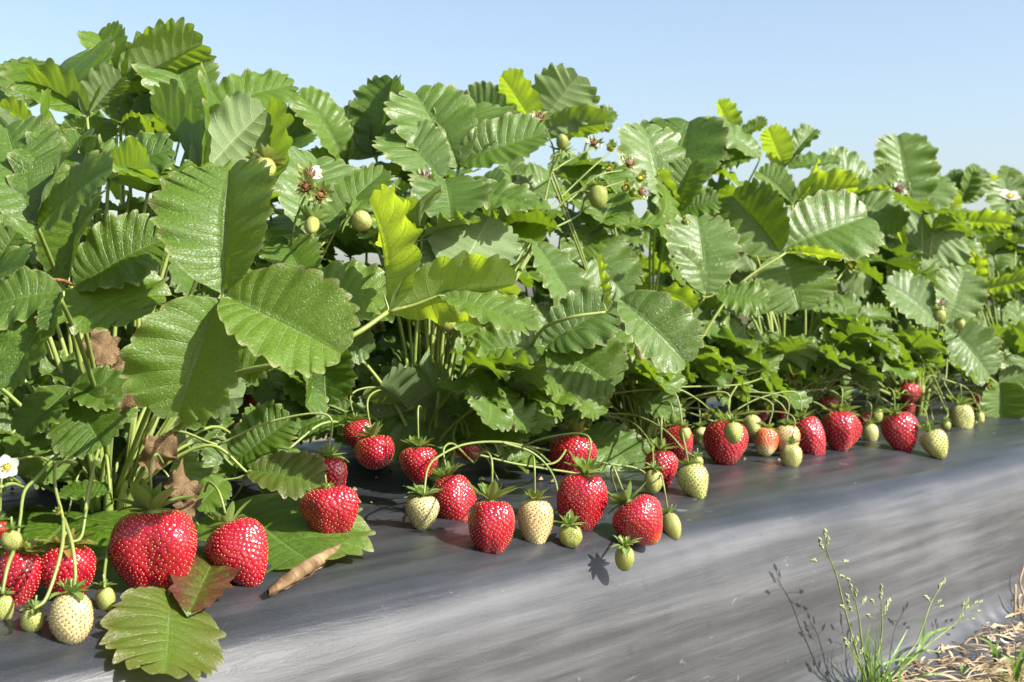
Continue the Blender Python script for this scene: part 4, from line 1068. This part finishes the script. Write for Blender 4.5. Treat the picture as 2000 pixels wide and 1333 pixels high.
# ------------------------------------------------------------------ stalks traced from the photograph
ST = [
 [(225,815,.80),(195,872,.73),(172,960,.675),(160,1045,.66),(135,1060,.655)],
 [(215,830,.80),(186,900,.72),(176,960,.68),(166,1012,.66)],
 [(150,905,.77),(112,905,.71),(108,950,.68),(122,1008,.655),(126,1050,.65)],
 [(120,880,.79),(75,930,.70),(48,960,.675),(40,1010,.66),(34,1052,.65)],
 [(124,1012,.655),(120,1075,.625),(92,1165,.615),(66,1190,.615)],
 [(124,1012,.655),(140,1060,.63),(147,1120,.62),(141,1160,.62)],
 [(0,952,.66),(24,945,.67),(46,952,.68)],
 [(26,1078,.64),(14,1110,.62),(4,1160,.615)],
 [(250,1010,.71),(216,1060,.68),(205,1110,.66),(204,1148,.64)],
 [(1075,905,.75),(1040,878,.73),(980,864,.71),(910,868,.70),(860,890,.69),(836,915,.68),(828,965,.67)],
 [(980,864,.71),(1040,885,.70),(1078,925,.685),(1092,975,.665),(1100,1030,.645)],
 [(920,885,.74),(1000,905,.72),(1060,915,.71),(1140,930,.70),(1190,965,.68),(1210,990,.66),(1208,1030,.62),(1217,1064,.57)],
 [(905,800,.82),(885,850,.77),(900,880,.74),(925,905,.70)],
 [(1080,780,.83),(1110,850,.79),(1090,900,.75),(1040,910,.73)],
 [(1100,885,.78),(1180,905,.74),(1250,918,.72),(1290,960,.70)],
 [(1090,800,.82),(1190,770,.78),(1320,757,.75),(1440,752,.74),(1500,735,.75)],
 [(1165,790,.80),(1205,735,.77),(1250,718,.76),(1292,738,.75),(1322,775,.73),(1333,830,.72)],
 [(1320,757,.75),(1352,774,.74),(1380,795,.74),(1402,822,.74)],
 [(1440,752,.74),(1423,785,.72),(1428,820,.69)],
 [(1160,808,.80),(1240,812,.77),(1300,842,.73),(1336,880,.71),(1358,893,.70)],
 [(1150,806,.80),(1225,822,.77),(1258,848,.73),(1274,880,.69),(1276,915,.67)],
 [(1440,752,.75),(1490,770,.75),(1530,795,.74),(1545,845,.72)],
 [(1560,690,.83),(1590,745,.78),(1650,742,.76),(1700,765,.75),(1750,795,.74)],
 [(1590,745,.78),(1560,770,.76),(1600,790,.75),(1630,810,.74)],
 [(1500,760,.77),(1560,765,.76),(1620,762,.75),(1655,790,.74),(1660,815,.73)],
 [(1700,745,.80),(1760,725,.79),(1810,718,.78),(1828,745,.75),(1850,800,.72),(1848,822,.71)],
 [(1850,700,.76),(1848,735,.75),(1845,750,.75),(1870,790,.73)],
 [(1760,770,.79),(1810,780,.75),(1822,820,.72)],
 [(1840,740,.76),(1890,760,.76),(1912,800,.75)],
 [(1830,640,.72),(1832,660,.72),(1828,690,.72)],
 [(1832,655,.72),(1835,635,.70),(1836,628,.69)],
 [(1874,645,.68),(1860,680,.74),(1830,740,.78)],
 # tall trusses
 [(1035,500,.83),(1058,420,.83),(1075,345,.83),(1096,290,.82)],
 [(1075,345,.83),(1082,300,.83),(1070,262,.83),(1056,238,.82)],
 [(1078,335,.83),(1110,315,.83),(1150,293,.82),(1160,285,.82)],
 [(1055,425,.83),(1110,372,.83),(1160,325,.82),(1190,300,.82)],
 [(1055,440,.83),(1120,385,.83),(1165,345,.82),(1222,332,.81)],
 [(1060,450,.83),(1100,395,.82),(1135,373,.81),(1162,378,.80),(1168,365,.80)],
 [(1062,455,.83),(1130,420,.82),(1150,380,.81),(1232,350,.81)],
 [(585,560,.79),(570,470,.75),(585,410,.73),(603,372,.72)],
 [(575,455,.75),(585,445,.73),(605,395,.72),(618,385,.72)],
 [(560,540,.80),(575,490,.75),(595,470,.72),(607,458,.71)],
 [(600,560,.80),(640,480,.77),(662,440,.76),(684,436,.75)],
 [(530,430,.83),(522,390,.81),(516,355,.79)],
 [(838,520,.86),(800,420,.85),(790,380,.84),(762,358,.83)],
 [(845,530,.86),(848,450,.84),(836,400,.83),(830,368,.82)],
 [(1220,610,.78),(1238,650,.74),(1246,672,.70)],
 [(1230,560,.88),(1228,530,.86),(1222,515,.85)],
 [(880,700,.86),(878,670,.83),(870,650,.81)],
]
for t in ST:
    pts = [P(*q) for q in t]
    pl = nearest_plant(pts[0] + Vector((0, .03, 0)), 0)
    g = Geo(); rs = random.Random(int(t[0][0]))
    V, F = tube(smooth_path(pts, 7), .0011, .0008, 7); g.add(V, F, 0, rs.uniform(.2, 1))
    # continue the start of a main stalk down to its crown
    if t[0][2] > .77:
        c = pl["p"] + Vector((0, 0, .012)); m = c.lerp(pts[0], .55); m.z += .012
        V, F = tube(smooth_path([c, m, pts[0]], 6), .0014, .0011, 7); g.add(V, F, 0, .4)
    g.build("fruit_stalk", [M_STEM2], pl["o"], pl["o"].location)

# extra bunches of bare fruit stalks over the plastic, green and arching
rq = random.Random(5)
for pl in PLANTS:
    if pl["row"]: continue
    for k in range(3):
        a = rq.uniform(-2.9, -.25); L = rq.uniform(.05, .12)
        c = pl["p"] + Vector((math.cos(a) * .01, math.sin(a) * .01, .012))
        d = Vector((math.cos(a), math.sin(a) * .8, 0))
        e_ = c + d * L; e_.z = zb(e_.y) + .002; px, py, z = proj(e_)
        if e_.y < .70: continue
        m = c + d * L * .45 + Vector((0, 0, rq.uniform(.015, .035)))
        m2 = c + d * L * .8 + Vector((0, 0, rq.uniform(.004, .010)))
        g = Geo(); V, F = tube(smooth_path([c, m, m2, e_], 6), .0010, .0006, 6); g.add(V, F, 0, rq.random())
        g.build("fruit_stalk", [M_STEM2], pl["o"], pl["o"].location)

# ------------------------------------------------------------------ blossoms
def flower(px, py, Y, kind, size, face=(0, .3, .9), stem=None):
    p = P(px, py, Y); D = proj(p)[2]; r = size * D / 2500 * (.5 if kind == 'open' else .62)
    n = hint(*face); a0 = n.orthogonal().normalized(); b0 = n.cross(a0)
    g = Geo(); rs = random.Random(int(px + py))
    for i in range(10):
        an = 2 * math.pi * i / 10 + rs.uniform(-.2, .2); rad = a0 * math.cos(an) + b0 * math.sin(an)
        el = {'open': .1, 'spent': .35, 'bud': 1.1}[kind] + rs.uniform(-.3, .3)
        d = rad * math.cos(el) + n * math.sin(el); nn = n * math.cos(el) - rad * math.sin(el)
        blade(g, p + rad * r * .15 - n * r * .1, d, nn, r * rs.uniform(.8, 1.15), r * .42, curl=rs.uniform(-.6, .3), fold=.3, n=5, m=0, a0=.9, a1=.4)
    if kind in ('open',):
        for i in range(5):
            an = 2 * math.pi * i / 5 + .3; rad = a0 * math.cos(an) + b0 * math.sin(an)
            d = rad * .97 + n * .22; nn = n * .97 - rad * .22
            blade(g, p + rad * r * .12 + n * r * .04, d, nn, r * .95, r * .9, curl=-.3, fold=.15, n=6, m=1, shape=.55)
    if kind == 'spent' and rs.random() < .75:
        for i in range(3):
            an = 2 * math.pi * i / 5 + rs.uniform(0, 3); rad = a0 * math.cos(an) + b0 * math.sin(an)
            blade(g, p + rad * r * .2, rad * .9 + n * .4, n - rad * .4, r * .7, r * .5, curl=rs.uniform(-.8, .8), fold=.2, n=5, m=1, shape=.6)
    V, F = tube([p - n * r * .05, p + n * r * .18, p + n * r * .30], r * .34, r * .12, 9); g.add(V, F, 2 if kind != 'spent' else 3)
    for i in range(14):
        an = i * 2.4; rad = a0 * math.cos(an) + b0 * math.sin(an); rr = r * .33
        V, F = tube([p + rad * rr * .8 + n * r * .1, p + rad * rr * 1.1 + n * r * .38], r * .03, r * .055, 4); g.add(V, F, 3 if kind == 'spent' else 2)
    if stem:
        V, F = tube(smooth_path([p - n * r * .1] + [P(*q) for q in stem], 6), .0007, .0011, 6); g.add(V, F, 4)
    pl = nearest_plant(p, 0)
    o = g.build("flower", [M_SEPAL, M_PETAL, M_POLLEN, M_BROWN, M_STEM2], pl["o"], pl["o"].location); o.color = (0, 0, .3 if kind == 'spent' else 0, 1)
    return o
for a in [(604,343,.715,'spent',50,(.2,.4,.9)), (598,366,.71,'spent',46,(-.1,.2,.9)), (624,382,.71,'spent',46,(.5,.1,.8)), (504,305,.79,'spent',34,(-.1,.6,.8)),
          (830,350,.82,'spent',46,(.1,.4,.9)), (822,390,.84,'spent',30,(0,.2,.9)), (754,352,.83,'bud',34,(-.5,.5,.7)),
          (1054,232,.82,'spent',40,(.1,.7,.7)), (1160,282,.82,'spent',34,(.1,.7,.7)), (1192,292,.82,'bud',36,(.2,.7,.6)), (1190,330,.82,'bud',32,(.0,.5,.9)),
          (1228,322,.81,'spent',42,(.3,.6,.7)), (1248,350,.81,'bud',36,(.5,.4,.7)), (1222,368,.81,'bud',38,(.1,.1,.9)), (1252,376,.80,'spent',34,(.4,.2,.8)), (1186,256,.83,'bud',32,(.2,.8,.4)),
          (1292,480,.86,'spent',34,(0,.1,1)), (1660,519,.74,'bud',44,(.1,.1,.95)), (1755,370,.95,'spent',32,(.1,.2,.9)),
          (14,914,.66,'open',50,(.25,.35,.9),[(20,930,.68),(40,945,.69)]), (1972,387,.92,'open',42,(.0,.75,.55),[(1968,410,.93),(1962,450,.95)]),
          (1838,595,.69,'spent',24,(.1,.5,.8)), (1828,682,.72,'bud',30,(-.1,-.5,.8)), (1498,690,.78,'bud',28,(.1,.6,.7),[(1490,715,.79),(1485,730,.80)]),
          (1475,742,.76,'bud',26,(.1,.2,.9)), (1550,735,.76,'spent',34,(-.3,.1,.9)), (1590,740,.75,'bud',26,(.3,.1,.9)), (1745,770,.74,'bud',30,(.3,.0,.9)),
          (1712,688,.76,'bud',26,(.2,.2,.9)), (1975,685,.74,'bud',24,(0,.3,.9)), (1933,757,.73,'bud',24,(0,.1,.9)), (1340,435,.74,'bud',24,(-.5,.3,.8)), (1565,410,.82,'bud',22,(0,.5,.8)),
          (1500,795,.75,'bud',30,(.1,.0,.9)), (1378,815,.75,'bud',26,(.1,.2,.9)), (1290,982,.69,'open',24,(.3,.5,.8)), (115,1000,.655,'bud',26,(0,.5,.8)), (740,640,.93,'spent',26,(0,.5,.8))]:
    flower(*a)

# ------------------------------------------------------------------ dead leaves
def dead(px, py, Y, tx, ty, dY, wd, hn, seed, label, curl=1.6, ripple=.22):
    A = P(px, py, Y); T = P(tx, ty, Y + dY)
    me = leaflet_mesh("dried_leaf", w=wd, fold=.5, curl=curl, cup=.5, ripple=ripple, teeth=8, seed=seed, cols=8, sub=6, twist=.9, mat=M_DRY, quilt=1.6)
    o = link("dried_leaf", me); o.matrix_basis = axes_matrix(A, T, hint(*hn)); tag(o, label, "dead leaf", "dead leaves around the plants"); return o
dead(168, 655, .80, 225, 700, -.02, .8, (.1,.3,.9), 3, "crinkled tan dead leaf hanging among stalks left of the big sunlit leaf")
dead(258, 700, .79, 240, 800, -.01, .6, (.4,.2,.9), 8, "brown dead leaf hanging straight down beside the thick leaf stalks", 2.2)
dead(322, 855, .79, 310, 915, -.01, .7, (.1,.2,.9), 5, "crumpled brown dead leaf at the foot of the stalks above the biggest berry", 2.4, .45)
dead(372, 940, .75, 345, 975, -.01, .9, (.2,.5,.8), 12, "crumpled brown dead leaf on the plastic right of the biggest berry's sepals", 2.4, .45)
dead(352, 975, .72, 378, 1008, -.01, .9, (-.1,.6,.8), 14, "small shredded brown leaf left of the lobed green leaf", 1.5, .35)
dead(760, 850, .86, 700, 880, .0, .9, (.1,.7,.6), 17, "dark dead leaf on the shaded plastic under the broad low leaf", 1.2, .25)
def scroll():
    A = P(524, 1158, .615); B = P(668, 1066, .655)
    A.z = max(A.z, zb(A.y) + .003); ax = (B - A); L = ax.length; ax.normalize()
    up = hint(.1, .8, .5); u = (up - ax * up.dot(ax)).normalized(); v = ax.cross(u)
    n, m = 40, 34; V = []
    for i in range(n + 1):
        t = i / n
        rad = .0052 * (math.sin(math.pi * min(1, t * .82 + .10)) ** .8) * (1 + .06 * math.sin(t * 40))
        for j in range(m + 1):
            s = j / m; th = 2.6 + s * (8.2 + .8 * math.sin(t * 5)); rr = rad * (1.05 - .42 * s) * (1 + .03 * math.sin(th * 5 + t * 30))
            V.append(A + ax * (L * t + .002 * math.sin(s * 7 + t * 3)) + u * (math.cos(th) * rr) + v * (math.sin(th) * rr))
    F = [(i*(m+1)+j, i*(m+1)+j+1, (i+1)*(m+1)+j+1, (i+1)*(m+1)+j) for i in range(n) for j in range(m)]
    o = link("dried_leaf", mesh("dried_leaf", np.array([tuple(p) for p in V]), np.array(F), [M_DRY], uv=np.array([[ (i/n)*9, j/m] for i in range(n+1) for j in range(m+1)])))
    tag(o, "pale tan dead leaf rolled into a tube on the plastic", "dead leaf", "dead leaves around the plants")
scroll()
# brown twig across the stalks at the left
g = Geo(); V, F = tube(smooth_path([P(58, 542, .68), P(90, 546, .68), P(120, 548, .685), P(140, 556, .69)], 5), .0007, .0012, 6); g.add(V, F)
o = g.build("twig", [M_BROWN]); tag(o, "thin brown withered stalk lying across the green stalks at the left", "twig")

# ------------------------------------------------------------------ weeds at the foot of the bed
def ribbon(geo, pts, w0, nrm, m=0, fold=.25):
    pts = smooth_path(pts, 6); n = len(pts); V = []; F = []
    for i, p in enumerate(pts):
        t = i / (n - 1); y = (pts[min(i+1, n-1)] - pts[max(i-1, 0)]).normalized(); z = (nrm - y * nrm.dot(y)).normalized(); x = y.cross(z)
        w = w0 * (1 - t ** 2.2) * min(1, .45 + t * 3) * .5 + 1e-5
        V += [tuple(p - x * w + z * w * fold), tuple(p), tuple(p + x * w + z * w * fold)]
    for i in range(n - 1):
        F += [(i*3, i*3+1, i*3+4, i*3+3), (i*3+1, i*3+2, i*3+5, i*3+4)]
    geo.add(V, F, m)
def spikelet(geo, p, d, L, W, m=0, rs=random):
    d = d.normalized(); a = d.orthogonal().normalized(); b = d.cross(a)
    for k in range(3):
        off = (a * math.cos(k * 2.1) + b * math.sin(k * 2.1)) * W * .25
        q = p + d * L * .18 * k
        pts = [q, q + d * L * .3 + off, q + d * L * .72]
        V = []; F = []
        seg = 6
        for i, (pp, r) in enumerate(zip([pts[0], pts[0].lerp(pts[1], .6), pts[1], pts[1].lerp(pts[2], .6), pts[2]], (.1, .8, 1, .7, .05))):
            for s in range(seg):
                an = s / seg * 6.283; V.append(tuple(pp + (a * math.cos(an) + b * math.sin(an)) * W * .32 * r))
        for i in range(4):
            for s in range(seg): F.append((i*seg+s, i*seg+(s+1) % seg, (i+1)*seg+(s+1) % seg, (i+1)*seg+s))
        geo.add(V, F, m)
rg = random.Random(11)
def gp(px, py):                  # on the ground
    d = ray(px, py); return CAM + d * ((0.001 - CAM.z) / d.z)
tuft = P(1705, 1345, .535); tuft.z = 0
root = empty("grass_tuft", tuft); tag(root, "flowering grass tuft with white green seed heads at the foot of the plastic", "weed")
base = tuft
def stem_with_head(pix, heads, Yb=.515):
    pts = [base + Vector((rg.uniform(-.01, .01), rg.uniform(-.006, .006), 0))] + [P(*q) for q in pix]
    g = Geo(); sp = smooth_path(pts, 8); V, F = tube(sp, .0011, .0004, 6); g.add(V, F, 0)
    for (hx, hy, hY, jx, jy) in heads:
        j = P(jx, jy, hY); q = P(hx, hy, hY)
        V, F = tube(smooth_path([j, j.lerp(q, .5) + Vector((0, 0, .001)), q], 3), .00025, .0002, 4); g.add(V, F, 0)
    st = g.build("flower_stem", [M_GSTEM], root, root.location)
    g = Geo()
    for (hx, hy, hY, jx, jy) in heads:
        j = P(jx, jy, hY); q = P(hx, hy, hY)
        for k in range(rg.randint(1, 2)):
            spikelet(g, q + Vector((rg.uniform(-.001, .001), 0, rg.uniform(-.001, .001))), (q - j) + Vector((rg.uniform(-.003, .003), 0, .003)), .0085, .0036)
    g.build("seed_head", [M_SPIKE], st, root.location)
Yg = .535
stem_with_head([(1672,1270,Yg),(1650,1190,Yg),(1632,1120,Yg),(1616,1080,Yg),(1611,1048,Yg)],
    [(1612,1052,Yg,1614,1075),(1606,1062,Yg,1614,1078),(1616,1066,Yg,1615,1085),(1608,1075,Yg,1616,1088),(1596,1094,Yg,1617,1092),(1648,1098,Yg,1622,1100),(1640,1124,Yg,1630,1115),(1652,1130,Yg,1632,1118)])
stem_with_head([(1686,1270,Yg),(1678,1210,Yg),(1672,1180,Yg),(1664,1160,Yg)],
    [(1664,1158,Yg,1668,1175),(1658,1168,Yg,1668,1180),(1672,1170,Yg,1672,1185),(1660,1182,Yg,1670,1192),(1684,1180,Yg,1676,1192),(1650,1188,Yg,1668,1196),(1664,1196,Yg,1672,1205)])
stem_with_head([(1712,1290,Yg),(1722,1240,Yg),(1722,1200,Yg),(1721,1170,Yg)],
    [(1722,1160,Yg,1721,1178),(1720,1172,Yg,1721,1190),(1706,1178,Yg,1720,1192),(1732,1184,Yg,1722,1198),(1728,1192,Yg,1722,1205),(1700,1205,Yg,1720,1215),(1726,1200,Yg,1721,1212)])
stem_with_head([(1780,1270,Yg),(1800,1230,Yg),(1818,1180,Yg),(1838,1145,Yg)],
    [(1840,1142,Yg,1832,1156),(1833,1152,Yg,1828,1164),(1812,1168,Yg,1824,1172),(1816,1176,Yg,1822,1180),(1832,1178,Yg,1820,1184),(1836,1186,Yg,1820,1190)])
stem_with_head([(1770,1300,Yg),(1810,1262,Yg),(1845,1235,Yg),(1866,1218,Yg),(1880,1195,Yg)],
    [(1886,1182,Yg,1878,1198),(1880,1190,Yg,1876,1204),(1904,1180,Yg,1882,1198),(1912,1180,Yg,1884,1200),(1908,1197,Yg,1880,1204),(1896,1212,Yg,1872,1214),(1876,1208,Yg,1868,1216),(1886,1192,Yg,1880,1202)])
stem_with_head([(1680,1300,Yg),(1668,1280,Yg),(1662,1262,Yg)],
    [(1654,1255,Yg,1660,1268),(1662,1258,Yg,1663,1270),(1670,1262,Yg,1666,1272),(1658,1268,Yg,1664,1276),(1678,1280,Yg,1672,1284)])
g = Geo()
for k in range(46):
    a = rg.uniform(0, math.pi * 2); L = rg.uniform(.03, .085); lean = rg.uniform(.1, .9)
    b = base + Vector((rg.gauss(0, .012), rg.gauss(0, .006), -.001))
    hd = Vector((math.cos(a) * .9 + .25, math.sin(a) * .35 - .05, 0))
    p1 = b + Vector((0, 0, L * .5)) + hd * L * lean * .25; p2 = b + Vector((0, 0, L * (.95 - .3 * lean))) + hd * L * lean * .8
    if p2.y > .54: p2.y = .54
    ribbon(g, [b, p1, p2], rg.uniform(.0013, .0024), Vector((-hd.y, hd.x, .4)).normalized())
for pix, w_ in (([(1700,1330,Yg),(1720,1300,.50),(1775,1285,.50),(1800,1293,.50)], .0022), ([(1720,1330,Yg),(1752,1270,Yg),(1775,1225,Yg)], .003), ([(1790,1290,Yg),(1803,1240,Yg),(1800,1200,Yg)], .0035),
               ([(1790,1275,Yg),(1815,1240,Yg),(1862,1222,Yg)], .0042), ([(1690,1320,Yg),(1695,1250,Yg),(1700,1215,Yg)], .003), ([(1690,1330,Yg),(1670,1290,Yg),(1660,1262,Yg)], .002),
               ([(1740,1325,Yg),(1800,1320,.49),(1850,1312,.48)], .003), ([(1760,1300,Yg),(1800,1272,.50),(1845,1275,.49)], .003)):
    ribbon(g, [P(*q) for q in pix], w_, hint(.1, .5, .8))
g.build("leaf_blades", [M_GRASS], root, root.location)

def weed(px, py, label, n, L, seed, mat=None):
    p = gp(px, py); e = empty("weed_seedling", p); tag(e, label, "weed"); g = Geo(); rs = random.Random(seed)
    for k in range(n):
        a = rs.uniform(0, 6.28); l = L * rs.uniform(.6, 1.1); hd = Vector((math.cos(a), math.sin(a), 0))
        ribbon(g, [p, p + Vector((0, 0, l * .6)) + hd * l * .15, p + Vector((0, 0, l * .85)) + hd * l * .55], l * .13, Vector((-hd.y, hd.x, .5)).normalized())
    g.build("leaf_blades", [mat or M_GRASS], e, p)
weed(1945, 1297, "small bright green seedling on the soil at the right edge", 6, .035, 3)
weed(1985, 1330, "broad bladed grass seedling in the lower right corner", 5, .045, 4)
weed(1880, 1325, "tiny green sprout among straw left of the bright seedling", 4, .018, 6)
# upright dead stalks at the right edge
g = Geo(); b = gp(1982, 1212)
V, F = tube(smooth_path([b, b + Vector((0, 0, .02)), b + Vector((.001, 0, .040))], 5), .0016, .0012, 6); g.add(V, F)
b2 = gp(1994, 1200)
V, F = tube(smooth_path([b2, b2 + Vector((.004, -.002, .018)), b2 + Vector((.001, .002, .036)), b2 + Vector((.010, .0, .055))], 6), .0018, .0010, 6); g.add(V, F)
V, F = tube(smooth_path([b2, b2 + Vector((-.012, -.002, .012)), b2 + Vector((-.004, .0, .022)), b2 + Vector((.012, 0, .018))], 6), .0013, .0010, 6); g.add(V, F)
o = g.build("dead_stalk", [M_STRAW]); tag(o, "brown dead stalks standing against the plastic at the right edge", "dead stalk")

# ------------------------------------------------------------------ straw, chips and crumbs on the soil
g = Geo(); rl = random.Random(9)
for k in range(2100):
    x = rl.uniform(.9, 2.5); y = .560 - abs(rl.gauss(0, .13)) - .003
    if y < .12: continue
    L = rl.uniform(.008, .045) * (1.3 if rl.random() < .2 else 1); a = rl.gauss(.1, .9); d = Vector((math.cos(a), math.sin(a), 0)); s = Vector((-d.y, d.x, 0))
    z = rl.uniform(.0015, .008); p0 = Vector((x, y, z)) - d * L / 2
    if p0.y > .562 or (p0 + d * L).y > .562: continue
    bend = rl.gauss(0, .25) * L
    pts = [p0, p0 + d * L * .35 + s * bend * .6 + Vector((0, 0, rl.uniform(0, .004))), p0 + d * L * .7 + s * bend + Vector((0, 0, rl.uniform(0, .003))), p0 + d * L + s * bend * rl.uniform(.2, 1.2)]
    if rl.random() < .45: V, F = tube(smooth_path(pts, 3), rl.uniform(.0005, .0011), .0005, 5, .6); g.add(V, F)
    else: ribbon(g, pts, rl.uniform(.0015, .005), Vector((rl.uniform(-.5, .5), rl.uniform(-.5, .5), 1)).normalized(), 0, rl.uniform(-.4, .6))
for k in range(60):
    x = rl.uniform(1.0, 2.3); y = rl.uniform(.2, .535); p = Vector((x, y, .004)); r = rl.uniform(.002, .0055)
    a0 = Vector((rl.uniform(-1, 1), rl.uniform(-1, 1), rl.uniform(-.3, .3))).normalized()
    blade(g, p, a0, Vector((rl.uniform(-.4, .4), rl.uniform(-.4, .4), 1)), r * 2, r * 1.5, curl=.8, fold=.3, n=4, m=1 if rl.random() < .5 else 0)
for (px, py) in ((1940, 1258), (1982, 1250), (1965, 1262)):
    p = gp(px, py) + Vector((0, 0, .005)); blade(g, p - Vector((.006, 0, 0)), Vector((1, .2, .1)), Vector((.1, -.4, 1)), .013, .010, curl=.6, fold=.2, n=6, m=1, shape=.5)
o = g.build("straw_litter", [M_STRAW, M_CHIP]); tag(o, "dry straw, leaf scraps and pale flakes strewn over the soil beside the bed", "straw", kind="stuff")
g = Geo()
for k in range(420):
    x = rl.uniform(.2, 3.2); y = rl.uniform(.70, 1.25); r = rl.uniform(.0008, .004); z = zb(y)
    if rl.random() < .5 and y < .74: continue
    V = []; 
    for q in ((1,0,0),(-1,0,0),(0,1,0),(0,-1,0),(0,0,1),(0,0,-.3)):
        V.append((x + q[0]*r*rl.uniform(.6,1.3), y + q[1]*r*rl.uniform(.6,1.3), z + q[2]*r*rl.uniform(.5,1.1) + .0005))
    g.add(V, [(0,2,4),(2,1,4),(1,3,4),(3,0,4),(2,0,5),(1,2,5),(3,1,5),(0,3,5)], 0 if rl.random() < .6 else 1)
o = g.build("crumbs", [M_SOIL, M_STRAW], smooth=False); tag(o, "soil crumbs and dry scraps lying on the plastic among the stalks", "soil crumbs", kind="stuff")
